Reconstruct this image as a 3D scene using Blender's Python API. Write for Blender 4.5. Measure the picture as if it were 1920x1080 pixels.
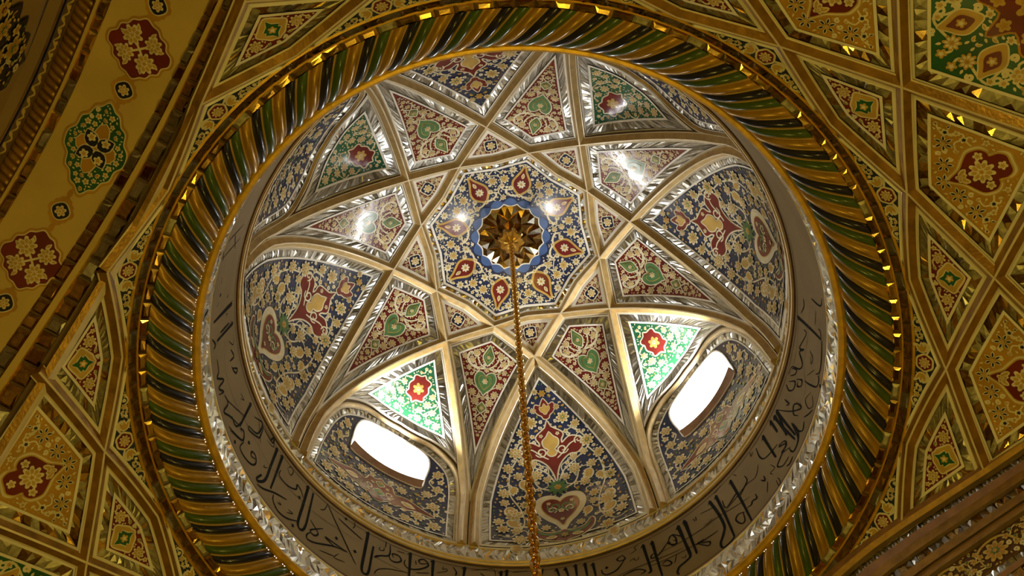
import bpy, bmesh, math, random
import numpy as np
from mathutils import Vector, Matrix
from mathutils.geometry import delaunay_2d_cdt

for o in list(bpy.data.objects):
    bpy.data.objects.remove(o, do_unlink=True)
scene = bpy.context.scene
COL = scene.collection
K = 3.0                     # metres per drum radius
EYE = 1.6                   # camera height above the floor
PI = math.pi
rad = math.radians

# ---------------------------------------------------------------- camera
CAMR = ((0.19069749, 0.98145876, -0.01931776), (0.94133376, -0.17724868, 0.28718226), (-0.2784335, 0.0729494, 0.95768114))
CAMP = (1.14109528, -0.3093651, 0.0)
cd = bpy.data.cameras.new('camera'); cam = bpy.data.objects.new('camera', cd); COL.objects.link(cam)
m3 = Matrix(((CAMR[0][0], CAMR[1][0], -CAMR[2][0]), (CAMR[0][1], CAMR[1][1], -CAMR[2][1]), (CAMR[0][2], CAMR[1][2], -CAMR[2][2])))
m4 = m3.to_4x4(); m4.translation = Vector((CAMP[0]*K, CAMP[1]*K, EYE)); cam.matrix_world = m4
cd.sensor_width = 36.0; cd.lens = 1893.95/1920*36.0; cd.clip_start = 0.05; cd.clip_end = 200
scene.camera = cam

# ---------------------------------------------------------------- world, lights, exposure
scene.view_settings.view_transform = 'Standard'
scene.view_settings.look = 'None'
scene.view_settings.gamma = 1.0
scene.view_settings.use_curve_mapping = False
scene.view_settings.exposure = 0.0
SKY = 5.0
wd = bpy.data.worlds.new('overcast_sky'); scene.world = wd; wd.use_nodes = True
bg = wd.node_tree.nodes['Background']; bg.inputs[0].default_value = (0.93, 0.96, 1.0, 1); bg.inputs[1].default_value = SKY

def U(p):                   # drum-radius units (camera at z=0) -> metres
    return Vector((p[0]*K, p[1]*K, p[2]*K + EYE))

def lamp(name, kind, loc, energy, color, size=0.1, target=None, **kw):
    L = bpy.data.lights.new(name, kind); o = bpy.data.objects.new(name, L); COL.objects.link(o)
    L.energy = energy; L.color = color
    if kind in ('POINT', 'SPOT'): L.shadow_soft_size = size
    for k_, v_ in kw.items(): setattr(L, k_, v_)
    o.location = U(loc)
    if target is not None:
        o.rotation_euler = (U(target) - U(loc)).to_track_quat('-Z', 'Y').to_euler()
    return o

RD, Z0 = 1.045, 3.781       # dome radius, height of its centre
WARM = (1.0, 0.75, 0.12)
ARCH_AZ = (22.5, 112.5, 202.5, 292.5)      # sectors with an arched lunette; two of them have a window
WIN_AZ = (112.5, 202.5)
def sph(az, v, R=RD):
    a = rad(az)
    if v <= PI/2: return (R*math.sin(v)*math.cos(a), R*math.sin(v)*math.sin(a), Z0 + R*math.cos(v))
    return (R*math.cos(a), R*math.sin(a), Z0 - R*(v-PI/2))
for az in WIN_AZ:           # daylight entering each window (portal guides the sampling of the sky)
    L = lamp('window_daylight', 'AREA', sph(az, 1.235, RD+0.16), 1.0, (1, 1, 1), target=sph(az, 1.24, 0.5), shape='RECTANGLE', size=0.5*K, size_y=0.36*K)
    L.data.cycles.is_portal = True
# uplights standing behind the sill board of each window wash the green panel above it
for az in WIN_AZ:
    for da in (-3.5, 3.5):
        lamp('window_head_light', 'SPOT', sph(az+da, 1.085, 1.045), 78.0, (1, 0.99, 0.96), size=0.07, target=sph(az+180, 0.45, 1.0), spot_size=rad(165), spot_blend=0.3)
    lamp('window_head_light', 'SPOT', sph(az, 1.15, 1.04), 34.0, (1, 0.99, 0.96), size=0.06, target=sph(az, 0.84, 1.10), spot_size=rad(100), spot_blend=0.5)  # extra narrow spot, added to brighten the green panel further
for az in (129.5, 194.6):   # two unseen spotlights added near the rim to give the crown its highlights
    lamp('added_crown_spot', 'SPOT', (0.992*math.cos(rad(az)), 0.992*math.sin(rad(az)), 2.99), 230.0, (1, 0.97, 0.92), size=0.08, target=(0.1, -0.05, 4.8), spot_size=rad(40), spot_blend=0.8)
# warm chandelier lamps of the prayer hall, below and out of the picture
for (x, y, z, e) in ((0.0, 0.0, 1.35, 150.0), (-1.5, 0.6, 0.6, 175.0), (1.9, 0.7, 0.7, 180.0), (0.3, -0.8, 0.5, 115.0)):
    lamp('hall_lamp', 'POINT', (x, y, z), e, WARM, size=0.2)

# ---------------------------------------------------------------- materials
def mat(name, col, rough=0.45, metal=0.0, var=0.12, scale=6.0, bump=0.0, bscale=40.0, coat=0.0, emit=None, col2=None):
    m = bpy.data.materials.new(name); m.use_nodes = True; nt = m.node_tree
    b = nt.nodes['Principled BSDF']
    tc = nt.nodes.new('ShaderNodeTexCoord')
    n = nt.nodes.new('ShaderNodeTexNoise'); n.inputs['Scale'].default_value = scale; n.inputs['Detail'].default_value = 4
    nt.links.new(tc.outputs['Object'], n.inputs['Vector'])
    r = nt.nodes.new('ShaderNodeValToRGB')
    c2 = col2 or tuple(max(0.0, c*(1-2*var)) for c in col)
    r.color_ramp.elements[0].color = (*c2, 1); r.color_ramp.elements[1].color = (*[min(1, c*(1+var)) for c in col], 1)
    r.color_ramp.elements[0].position = 0.3; r.color_ramp.elements[1].position = 0.7
    nt.links.new(n.outputs['Fac'], r.inputs['Fac']); nt.links.new(r.outputs['Color'], b.inputs['Base Color'])
    b.inputs['Roughness'].default_value = rough
    b.inputs['Metallic'].default_value = metal
    if name.endswith('_ground') and 'buff' not in name and 'brown' not in name or name in ('cream_paint', 'yellow_ochre_paint', 'leaf_green_paint'): coat = 0.42; spec = 0.25
    else: spec = 0.5
    b.inputs['Specular IOR Level'].default_value = spec
    if coat: b.inputs['Coat Weight'].default_value = coat; b.inputs['Coat Roughness'].default_value = 0.13
    if bump:
        n2 = nt.nodes.new('ShaderNodeTexNoise'); n2.inputs['Scale'].default_value = bscale
        nt.links.new(tc.outputs['Object'], n2.inputs['Vector'])
        bp = nt.nodes.new('ShaderNodeBump'); bp.inputs['Strength'].default_value = bump; bp.inputs['Distance'].default_value = 0.01
        nt.links.new(n2.outputs['Fac'], bp.inputs['Height']); nt.links.new(bp.outputs['Normal'], b.inputs['Normal'])
    return m
M = {}
M['cream'] = mat('cream_paint', (0.76, 0.69, 0.48), 0.35, var=0.08)
M['yellow'] = mat('yellow_ochre_paint', (0.56, 0.36, 0.085), 0.35, var=0.1)
M['white'] = mat('white_plaster_edge', (0.80, 0.76, 0.66), 0.35, var=0.05)
M['blue'] = mat('blue_painted_ground', (0.028, 0.038, 0.088), 0.22, var=0.15, scale=3)
M['sky'] = mat('light_blue_paint', (0.06, 0.12, 0.30), 0.25, var=0.1)
M['red'] = mat('crimson_painted_ground', (0.17, 0.022, 0.016), 0.22, var=0.15, scale=3)
M['green'] = mat('green_painted_ground', (0.02, 0.115, 0.05), 0.22, var=0.15, scale=3)
M['leaf'] = mat('leaf_green_paint', (0.09, 0.20, 0.07), 0.35)
M['navy'] = mat('navy_paint', (0.012, 0.014, 0.04), 0.25)
M['ochre'] = mat('ochre_painted_ground', (0.50, 0.27, 0.035), 0.3, var=0.12, scale=3)
M['gold'] = mat('matt_gilding', (0.50, 0.34, 0.13), 0.38, 0.35, var=0.12, scale=8, bump=0.15, bscale=60)
M['darkgold'] = mat('aged_gilding', (0.36, 0.20, 0.035), 0.34, 0.55, var=0.18, scale=8, bump=0.2)
M['ridge'] = mat('pale_gilded_ridge', (0.72, 0.62, 0.42), 0.3, 0.1, var=0.06)
M['shadow'] = mat('brown_plaster_ground', (0.16, 0.10, 0.04), 0.7, var=0.15)  # brown backing colour, also painted as shade on rib flanks and moulding recesses
M['plaster'] = mat('cream_plaster', (0.60, 0.44, 0.13), 0.6, var=0.06, scale=2, bump=0.1, bscale=25)
M['band'] = mat('buff_calligraphy_ground', (0.27, 0.20, 0.10), 0.7, var=0.06, scale=2)
M['ink'] = mat('black_ink_paint', (0.008, 0.008, 0.008), 0.9)
M['hair'] = mat('brown_line_paint', (0.10, 0.05, 0.025), 0.5)
M['silver'] = mat('cut_mirror_silver', (0.62, 0.62, 0.58), 0.28, 1.0, var=0.08, scale=30)
M['smoke'] = mat('cut_mirror_smoky', (0.36, 0.34, 0.29), 0.28, 1.0, var=0.15, scale=30)
M['dull'] = mat('cut_mirror_dull', (0.36, 0.32, 0.20), 0.42, 0.8, var=0.2, scale=25)
M['amber'] = mat('cut_mirror_amber', (0.75, 0.48, 0.12), 0.17, 1.0, var=0.15, scale=30)
M['brownmirror'] = mat('cut_mirror_brown', (0.38, 0.24, 0.08), 0.14, 1.0, var=0.2, scale=30)
M['fl_gold'] = mat('gold_lacquered_flute', (0.50, 0.29, 0.035), 0.36, 0.4, var=0.15, scale=5, coat=0.25)
M['fl_green'] = mat('green_lacquered_flute', (0.055, 0.11, 0.015), 0.30, 0.0, var=0.15, scale=5, coat=0.3)
M['fl_navy'] = mat('navy_lacquered_flute', (0.010, 0.013, 0.035), 0.26, 0.0, var=0.15, scale=5, coat=0.35)
M['bead'] = mat('ochre_gilded_bead', (0.46, 0.30, 0.08), 0.45, 0.1, var=0.1)
M['rim'] = mat('gilded_rim_bar', (0.72, 0.42, 0.035), 0.34, 0.4, var=0.14, scale=10, bump=0.15)
M['brass'] = mat('polished_brass', (0.86, 0.52, 0.10), 0.20, 1.0, var=0.12, scale=20)
M['wood'] = mat('brown_varnished_board', (0.34, 0.18, 0.085), 0.5, var=0.15, scale=8)
M['hallwall'] = mat('dim_hall_plaster', (0.35, 0.27, 0.16), 0.7)
M['floor'] = mat('hall_carpet', (0.16, 0.04, 0.03), 0.9)
M['grey'] = mat('grey_brown_plaster', (0.30, 0.20, 0.09), 0.65, var=0.08, scale=2)
for k_ in ('ink', 'band', 'hair'): M[k_].node_tree.nodes['Principled BSDF'].inputs['Specular IOR Level'].default_value = 0.15
MKEYS = list(M)

# ---------------------------------------------------------------- mesh building
class MB:
    def __init__(s): s.v = []; s.f = []; s.m = []; s.smooth = []
    def add(s, verts, faces, mk, smooth=False):
        b = len(s.v); s.v.extend(verts)
        for f in faces: s.f.append(tuple(b+i for i in f)); s.m.append(mk); s.smooth.append(smooth)
    def mesh(s, name, origin=(0, 0, 0)):
        me = bpy.data.meshes.new(name)
        ox, oy, oz = origin
        me.from_pydata([((x-ox)*K, (y-oy)*K, (z-oz)*K) for x, y, z in s.v], [], s.f)
        keys = sorted(set(s.m), key=MKEYS.index)
        for k in keys: me.materials.append(M[k])
        ix = {k: i for i, k in enumerate(keys)}
        me.polygons.foreach_set('material_index', [ix[k] for k in s.m])
        me.polygons.foreach_set('use_smooth', s.smooth)
        me.update()
        return me

def link(name, data, parent=None, loc=None, rz=0.0):
    o = bpy.data.objects.new(name, data); COL.objects.link(o)
    if parent: o.parent = parent
    if loc is not None: o.location = loc
    if rz: o.rotation_euler[2] = rz
    return o
def tag(o, label=None, cat=None, group=None, kind=None):
    if label: o['label'] = label
    if cat: o['category'] = cat
    if group: o['group'] = group
    if kind: o['kind'] = kind
    return o

def pixel(p):               # where a point shows in the photograph, used only to word the labels
    q = [p[i]-CAMP[i] for i in range(3)]
    c = [sum(r[i]*q[i] for i in range(3)) for r in CAMR]
    return 960+1893.95*c[0]/c[2], 540-1893.95*c[1]/c[2]
def clock(p, centre):
    x, y = pixel(p); a = math.degrees(math.atan2(x-centre[0], centre[1]-y)) % 360
    t = round(a/15) % 24; h = t//2 or 12
    names = 'twelve one two three four five six seven eight nine ten eleven twelve'.split()
    return 'at ' + ('half past ' if t % 2 else '') + names[h] + ("" if t % 2 else " o'clock")
APEX_PX = (957, 440); RING_PX = (975, 590)

# ---------------------------------------------------------------- surfaces (sector frame: axis along +x)
class Dome:
    def __init__(s, R=RD): s.R = R
    def map(s, u, v, h=0.0):
        R = s.R-h
        if v < PI/2:
            sn = math.sin(v); th = u/max(sn, 1e-4)
            return (R*sn*math.cos(th), R*sn*math.sin(th), Z0 + R*math.cos(v))
        return (R*math.cos(u), R*math.sin(u), Z0 - s.R*(v-PI/2))
    def inv(s, r, th):      # plan radius, azimuth
        v = math.asin(min(1, r/s.R)); return (th*math.sin(v), v)
CHORD = 0.4135
EV = np.array([(.594, 0), (.75, .042), (.9, .066), (1.036, .074), (1.13, .072), (1.25, .048), (1.4, .018), (1.57, 0), (3, 0)])
class Pocket(Dome):         # the sectors with lunettes swell outwards between their ribs
    def map(s, u, v, h=0.0):
        sn = math.sin(min(v, PI/2)); th = u/max(sn, 1e-4)
        half = math.acos(min(1, CHORD/max(RD*sn, CHORD)))-PI/4; half = min(max(half, 1e-3), rad(21.05))
        w = min(1, abs(th)/half); R = s.R+float(np.interp(v, EV[:, 0], EV[:, 1]))*(1-w*w)-h
        if v < PI/2: return (R*math.sin(v)*math.cos(th), R*math.sin(v)*math.sin(th), Z0+R*math.cos(v))
        return (R*math.cos(th), R*math.sin(th), Z0-s.R*(v-PI/2))
class Cap:                  # crown of the dome, chart = polar
    def map(s, x, y, h=0.0):
        v = math.hypot(x, y); th = math.atan2(y, x); R = RD-h
        return (R*math.sin(v)*math.cos(th), R*math.sin(v)*math.sin(th), Z0+R*math.cos(v))
VPROF = np.array([(1.10, 2.855), (1.129, 2.8284), (1.18, 2.778), (1.235, 2.712), (1.29, 2.658), (1.346, 2.608), (1.45, 2.528), (1.55, 2.456), (1.8, 2.29), (2.2, 2.02), (2.7, 1.66)])
_d = np.hypot(np.diff(VPROF[:, 0]), np.diff(VPROF[:, 1])); VS = np.concatenate([[0], np.cumsum(_d)])
def vz(r): return float(np.interp(r, VPROF[:, 0], VPROF[:, 1]))
class Vault:
    def map(s, u, q, h=0.0):
        r = float(np.interp(q, VS, VPROF[:, 0])); z = float(np.interp(q, VS, VPROF[:, 1])); th = u/r
        r2 = r - h*0.72; z2 = z - h*0.69
        return (r2*math.cos(th), r2*math.sin(th), z2)
    def inv(s, r, th): return (th*r, float(np.interp(r, VPROF[:, 0], VS)))
DOME, CAP, VAULT, POCKET = Dome(), Cap(), Vault(), Pocket()

# ---------------------------------------------------------------- 2-D helpers
def resample(P, n):
    P = np.asarray(P, float); s = np.concatenate([[0], np.cumsum(np.hypot(*np.diff(P, axis=0).T))])
    t = np.linspace(0, s[-1], n+1)
    return np.stack([np.interp(t, s, P[:, 0]), np.interp(t, s, P[:, 1])], 1)
def plen(P): return float(np.sum(np.hypot(*np.diff(np.asarray(P), axis=0).T)))
def area(P):
    P = np.asarray(P); x, y = P[:, 0], P[:, 1]
    return 0.5*float(np.sum(x*np.roll(y, -1)-y*np.roll(x, -1)))
def offset(P, d):
    P = np.asarray(P, float); T = np.gradient(P, axis=0); T /= np.hypot(T[:, 0], T[:, 1])[:, None]+1e-12
    N = np.stack([-T[:, 1], T[:, 0]], 1); Q = P+N*d
    return np.vstack([Q[0]-T[0]*0.25, Q, Q[-1]+T[-1]*0.25])
def cross_at(A, B, near):
    best = None
    for i in range(len(A)-1):
        p, r = A[i], A[i+1]-A[i]
        for j in range(len(B)-1):
            q, s = B[j], B[j+1]-B[j]
            den = r[0]*s[1]-r[1]*s[0]
            if abs(den) < 1e-14: continue
            w = q-p; t = (w[0]*s[1]-w[1]*s[0])/den; k = (w[0]*r[1]-w[1]*r[0])/den
            if -1e-9 <= t <= 1+1e-9 and -1e-9 <= k <= 1+1e-9:
                X = p+t*r; dd = np.hypot(*(X-near))
                if best is None or dd < best[0]: best = (dd, i, j, X)
    return best
def inset(sides, d):        # sides: polylines, counter-clockwise, each starting where the last ended
    n = len(sides); off = [offset(S, d) for S in sides]; corner = []
    for i in range(n):
        b = cross_at(off[i], off[(i+1) % n], np.asarray(sides[i][-1]))
        if b is None:
            X = (off[i][-2]+off[(i+1) % n][1])/2; b = (0, len(off[i])-3, 1, X)
        corner.append(b)
    out = []
    for i in range(n):
        a = corner[i-1]; b = corner[i]
        pts = [a[3]] + [off[i][k] for k in range(a[2]+1, b[1]+1)] + [b[3]]
        out.append(np.array(pts))
    return out
def loop(sides): return np.vstack([S[:-1] for S in sides])
def ccw(sides):
    if area(loop(sides)) < 0: sides = [np.asarray(S)[::-1] for S in sides[::-1]]
    return [np.asarray(S, float) for S in sides]
def inside(P, X):
    P = np.asarray(P); X = np.atleast_2d(X); a, b = P, np.roll(P, -1, 0)
    y = X[:, 1][:, None]; c = (a[:, 1] > y) != (b[:, 1] > y)
    xi = (b[:, 0]-a[:, 0])*(y-a[:, 1])/(b[:, 1]-a[:, 1]+1e-18)+a[:, 0]
    return (np.sum(c & (X[:, 0][:, None] < xi), 1) % 2).astype(bool)
def pdist(P, X):            # unsigned distance of one point to closed polygon
    P = np.asarray(P); Q = np.roll(P, -1, 0); D = Q-P; W = np.asarray(X)-P
    t = np.clip(np.sum(W*D, 1)/(np.sum(D*D, 1)+1e-18), 0, 1); E = W-D*t[:, None]
    return float(np.sqrt(np.min(np.sum(E*E, 1))))
def catmull(P, n=5, closed=False):
    P = [np.array(p, float) for p in P]; out = []; m = len(P)
    for i in range(m if closed else m-1):
        if closed: a, b, c, d_ = P[i-1], P[i], P[(i+1) % m], P[(i+2) % m]
        else: a, b, c, d_ = P[max(i-1, 0)], P[i], P[i+1], P[min(i+2, m-1)]
        for k in range(n):
            t = k/n; out.append(0.5*((2*b)+(c-a)*t+(2*a-5*b+4*c-d_)*t*t+(3*b-a-3*c+d_)*t**3))
    if not closed: out.append(P[-1])
    return np.array(out)
def mirror_shape(half):     # half outline from top point to bottom point on the axis, u>=0
    half = np.asarray(half); other = half[1:-1][::-1]*np.array([-1, 1]); return np.vstack([half, other])
def xform(P, c, a=0.0, s=1.0, flip=False):
    P = np.asarray(P, float)*s
    if flip: P = P*np.array([-1, 1])
    ca, sa = math.cos(a), math.sin(a)
    return np.stack([P[:, 0]*ca-P[:, 1]*sa+c[0], P[:, 0]*sa+P[:, 1]*ca+c[1]], 1)

def fill(mb, surf, poly, mk, h, spacing=0.035, holes=(), smooth=True):
    poly = np.asarray(poly); lo, hi = poly.min(0), poly.max(0)
    if max(hi-lo) < spacing*1.6 and not holes:
        mb.add([surf.map(p[0], p[1], h) for p in poly], [tuple(range(len(poly)))], mk, False); return
    pts = [Vector(p) for p in poly]; faces = [list(range(len(poly)))]
    for H in holes:
        b = len(pts); pts += [Vector(p) for p in H]; faces.append(list(range(b, b+len(H))))
    gx = np.arange(lo[0]+spacing/2, hi[0], spacing); gy = np.arange(lo[1]+spacing/2, hi[1], spacing)
    if len(gx) and len(gy):
        G = np.stack(np.meshgrid(gx, gy), -1).reshape(-1, 2); G = G[inside(poly, G)]
        for H in holes: G = G[~inside(H, G)]
        G = [g for g in G if pdist(poly, g) > spacing*0.3]
        pts += [Vector(g) for g in G]
    res = delaunay_2d_cdt(pts, [], faces, 1 if not holes else 2, 1e-6)
    V, F = res[0], res[2]
    if holes:
        F = [f for f in F if not any(inside(H, np.mean([V[i][:] for i in f], 0))[0] for H in holes)]
    mb.add([surf.map(p[0], p[1], h) for p in V], [tuple(f) for f in F], mk, smooth)

def strip(mb, surf, A, B, n, mk, ha, hb=None, smooth=True):
    hb = ha if hb is None else hb
    A = resample(A, n); B = resample(B, n)
    vs = [surf.map(p[0], p[1], ha) for p in A] + [surf.map(p[0], p[1], hb) for p in B]
    mb.add(vs, [(i, i+1, n+2+i, n+1+i) for i in range(n)], mk, smooth)
def band(mb, surf, sides, d0, d1, mk, h0, h1=None, cell=0.03):
    for A, B in zip(inset(sides, d0), inset(sides, d1)):
        strip(mb, surf, A, B, max(1, int(plen(A)/cell)), mk, h0, h1)
def facets(mb, surf, A, B, cell, h, amp, rnd, keys=('silver', 'silver', 'silver', 'smoke'), rows=1):
    n = max(2, int(plen(A)/cell)); A = resample(A, n); B = resample(B, n)
    A[1:-1] += rnd.uniform(-.2, .2)*cell*(A[2:]-A[:-2])*0
    for r in range(rows):
        for i in range(n):
            f0, f1 = r/rows, (r+1)/rows
            q = [A[i]*(1-f0)+B[i]*f0, A[i+1]*(1-f0)+B[i+1]*f0, A[i+1]*(1-f1)+B[i+1]*f1, A[i]*(1-f1)+B[i]*f1]
            w = [rnd.uniform(.15, .85) for _ in range(2)]
            c = (q[0]*(1-w[0])+q[1]*w[0])*(1-w[1])+(q[3]*(1-w[0])+q[2]*w[0])*w[1]
            vs = [surf.map(p[0], p[1], h+rnd.uniform(-.3, .3)*amp) for p in q]+[surf.map(c[0], c[1], h+amp*rnd.uniform(.2, 1.0))]
            k = rnd.choice(keys)
            for t in ((0, 1, 4), (1, 2, 4), (2, 3, 4), (3, 0, 4)):
                b = len(mb.v); mb.add([vs[j] for j in t], [(0, 1, 2)], k if rnd.random() < .8 else rnd.choice(keys), False)
def mirror_band(mb, surf, sides, d0, d1, h, rnd, cell=0.03, amp=0.006, keys=('silver', 'silver', 'silver', 'smoke')):
    for A, B in zip(inset(sides, d0), inset(sides, d1)):
        facets(mb, surf, A, B, cell, h, amp, rnd, keys)

# ---------------------------------------------------------------- painted motifs
LV = 0.0011                 # height of one paint layer
def rosette_pts(n, depth=0.28, per=6, pw=1.0):
    return np.array([((1-depth*(0.5-0.5*math.cos(n*a))**pw)*math.cos(a), (1-depth*(0.5-0.5*math.cos(n*a))**pw)*math.sin(a)) for a in np.linspace(0, 2*PI, n*per, endpoint=False)])
ALMOND = np.array([(0, 0), (.16, .12), (.26, .35), (.24, .6), (.12, .85), (0, 1), (-.12, .85), (-.24, .6), (-.26, .35), (-.16, .12)])
PETALS = {n: rosette_pts(n, .36, 8, 2.0) for n in (5, 6, 7, 8, 9)}
def blossom(mb, surf, c, r, h, rnd, n=None, pal=('cream', 'yellow', 'cream')):
    n = n or rnd.choice((6, 7, 8)); a = rnd.uniform(0, 6.28)
    fill(mb, surf, xform(PETALS[n], c, a, r), pal[0], h)
    fill(mb, surf, xform(PETALS[n], c, a, r*.74), pal[1], h+LV)
    for k in range(n):      # petal veins
        b = a+2*PI*(k+.5)/n; d = np.array([math.cos(b), math.sin(b)]); e = np.array([-d[1], d[0]])*r*.035
        p0, p1 = np.array(c)+d*r*.3, np.array(c)+d*r*.72
        fill(mb, surf, [p0-e, p1-e, p1+e, p0+e], pal[0], h+2*LV)
    fill(mb, surf, xform(PETALS[6], c, a, r*.36), pal[2], h+2*LV)
    fill(mb, surf, xform(PETALS[5], c, a, r*.2), rnd.choice(('yellow', 'ochre')), h+3*LV)
def floret(mb, surf, c, r, h, rnd, pal=('cream', 'yellow')):
    a = rnd.uniform(0, 6.28); P = PETALS[5]
    fill(mb, surf, xform(P, c, a, r), pal[0], h)
    fill(mb, surf, xform(P, c, a, r*.5), pal[1], h+LV)
def leaf(mb, surf, c, a, s, h, pal=('cream', 'yellow'), inner=True):
    fill(mb, surf, xform(ALMOND, c, a, s), pal[0], h)
    if inner: fill(mb, surf, xform(ALMOND*np.array([.5, .7])+np.array([0, .12]), c, a, s), pal[1], h+LV)
def vine(mb, surf, pts, w, h, mk='cream', taper=True):
    P = catmull(pts, 6); T = np.gradient(P, axis=0); T /= np.hypot(T[:, 0], T[:, 1])[:, None]+1e-12
    N = np.stack([-T[:, 1], T[:, 0]], 1); n = len(P)
    ww = np.array([w*(math.sin(PI*min(1, .15+.85*i/(n-1)))**.5 if taper else 1.0)+w*.15 for i in range(n)])[:, None]
    A, B = P+N*ww/2, P-N*ww/2
    vs = [surf.map(p[0], p[1], h) for p in A]+[surf.map(p[0], p[1], h) for p in B]
    mb.add(vs, [(i, i+1, n+i+1, n+i) for i in range(n-1)], mk, True)
def curl(mb, surf, c, a, s, w, h, flip=False, mk='cream', turns=1.3):
    P = []
    for i in range(12):
        t = i/11; ang = t*turns*2*PI; rr = (1-t*.8)
        P.append((rr*math.cos(ang)-1, rr*math.sin(ang)))
    vine(mb, surf, xform(P, c, a, s, flip), w, h, mk)
def outline(mb, surf, poly, w, h, mk_out, mk_in, spacing=0.03):
    P = np.asarray(poly)
    if area(P) < 0: P = P[::-1]
    T = np.roll(P, -1, 0)-np.roll(P, 1, 0); T /= np.hypot(T[:, 0], T[:, 1])[:, None]+1e-12
    N = np.stack([T[:, 1], -T[:, 0]], 1)
    fill(mb, surf, P+N*w, mk_out, h, spacing); fill(mb, surf, P, mk_in, h+LV, spacing)

class Panel:
    """A panel in one sector frame; parts become meshes shared by all copies."""
    def __init__(s, surf, centre): s.surf = surf; s.parts = {}; s.multi = []; s.origin = surf.map(centre[0], centre[1], 0)
    def mb(s, name, kind=None):
        if name not in s.parts: s.parts[name] = (MB(), kind)
        return s.parts[name][0]
    def piece(s, name):
        b = MB(); s.multi.append((name, b)); return b
    def place(s, name, cat, label_fn, azs, group=None, frozen=False):
        parts = [(n, b.mesh(n, s.origin), k) for n, (b, k) in s.parts.items() if b.f]+[(n, b.mesh(n, s.origin), None) for n, b in s.multi if b.f]
        roots = []
        for az in azs:
            a = rad(az); ca, sa = math.cos(a), math.sin(a); ox, oy, oz = s.origin
            w = (ox*ca-oy*sa, ox*sa+oy*ca, oz)
            r = link(name, None, None, U(w), a); r.empty_display_size = 0.05
            tag(r, label_fn(w), cat, group)
            for n, me, k in parts:
                c = link(n, me, r)
                if k: c['kind'] = k
            roots.append(r)
        return roots

def garden(pan, surf, region, obst, rnd, size, h, sym=True, pals=(('cream', 'yellow', 'cream'),), leafpals=(('cream', 'yellow'), ('cream', 'leaf')), big_name='blossom', dens=1.0, axis_gap=0.0, vinew=0.0045, bigfrac=1.0, bigpiece=True, gap=1.0):
    """Fill a painted ground with blossoms, florets, leaves and vines (mirrored about the axis when sym)."""
    region = np.asarray(region); lo, hi = region.min(0), region.max(0); items = []
    ss = pan.mb('scrollwork', 'stuff')
    IT = np.zeros((4000, 3)); cnt = [0]
    OB = []
    for O in obst:
        O = np.asarray(O); OB.append((O, O.min(0), O.max(0)))
    def free(p, r):
        if sym and p[0] < r+axis_gap*0.5: return False
        n = cnt[0]
        if n and np.any((IT[:n, 0]-p[0])**2+(IT[:n, 1]-p[1])**2 < ((r+IT[:n, 2])*0.98*gap)**2): return False
        for O, lo_, hi_ in OB:
            if p[0] < lo_[0]-r or p[0] > hi_[0]+r or p[1] < lo_[1]-r or p[1] > hi_[1]+r: continue
            if pdist(O, p) < r or inside(O, p)[0]: return False
        return bool(inside(region, p)[0]) and pdist(region, p) >= r*1.02
    A = abs(area(region))
    for kind, r0, tries in (('b', size, int(700*dens)), ('f', size*.55, int(1100*dens)), ('l', size*.42, int(1500*dens)), ('s', size*.24, int(1600*dens))):
        for _ in range(tries):
            r = r0*rnd.uniform(.85, 1.15)
            if kind == 'b' and rnd.random() > bigfrac: continue
            p = np.array((rnd.uniform(0 if sym else lo[0], hi[0]), rnd.uniform(lo[1], hi[1])))
            if free(p, r): items.append((p, r, kind)); IT[cnt[0]] = (p[0], p[1], r); cnt[0] += 1
    sides = (1, -1) if sym else (1,)
    for i, (p, r, kind) in enumerate(items):
        if kind in 'bf' and i:
            cand = sorted((math.hypot(*(q-p)), j) for j, (q, rq, kq) in enumerate(items[:i]) if kq in 'bf')[:1]
            for dd, j in cand:
                if dd < size*5:
                    q = items[j][0]; mid = (p+q)/2; nn = np.array([-(q-p)[1], (q-p)[0]])*rnd.choice((-.35, .35))
                    for sg in sides:
                        f = np.array([sg, 1]); vine(ss, surf, [p*f, (mid+nn)*f, q*f], vinew, h, taper=False)
        st = rnd.getstate()
        for sg in sides:
            rnd.setstate(st); c = p*np.array([sg, 1])
            if kind == 'b':
                t = pan.piece(big_name) if bigpiece else ss
                blossom(t, surf, c, r, h+LV*2, rnd, pal=rnd.choice(pals))
            elif kind == 'f':
                if rnd.random() < .7: floret(ss, surf, c, r*.95, h+LV, rnd, pal=rnd.choice(pals)[:2])
                else:
                    a = rnd.uniform(0, 6.28); a = a if sg > 0 else -a
                    for da in (-.6, 0, .6): leaf(ss, surf, c-np.array([-math.sin(a), math.cos(a)])*r*.6, a+da, r*1.4, h+LV, rnd.choice(leafpals), True)
            elif kind == 'l':
                a = rnd.uniform(0, 6.28); k = rnd.random(); a = a if sg > 0 else -a
                if k < .35:
                    curl(ss, surf, c+np.array([math.cos(a), math.sin(a)])*r*.6, a, r*.9, vinew*1.3, h+LV, sg < 0)
                else:
                    pl = rnd.choice(leafpals); b = c-np.array([-math.sin(a), math.cos(a)])*r*.9
                    leaf(ss, surf, b, a, r*1.8, h+LV, pl, True)
                    leaf(ss, surf, b, a+.9*sg, r*1.1, h+LV, pl, False)
            else:
                a = rnd.uniform(0, 6.28); a = a if sg > 0 else -a
                leaf(ss, surf, c-np.array([-math.sin(a), math.cos(a)])*r, a, r*2.0, h+LV, rnd.choice(leafpals), False)

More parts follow.
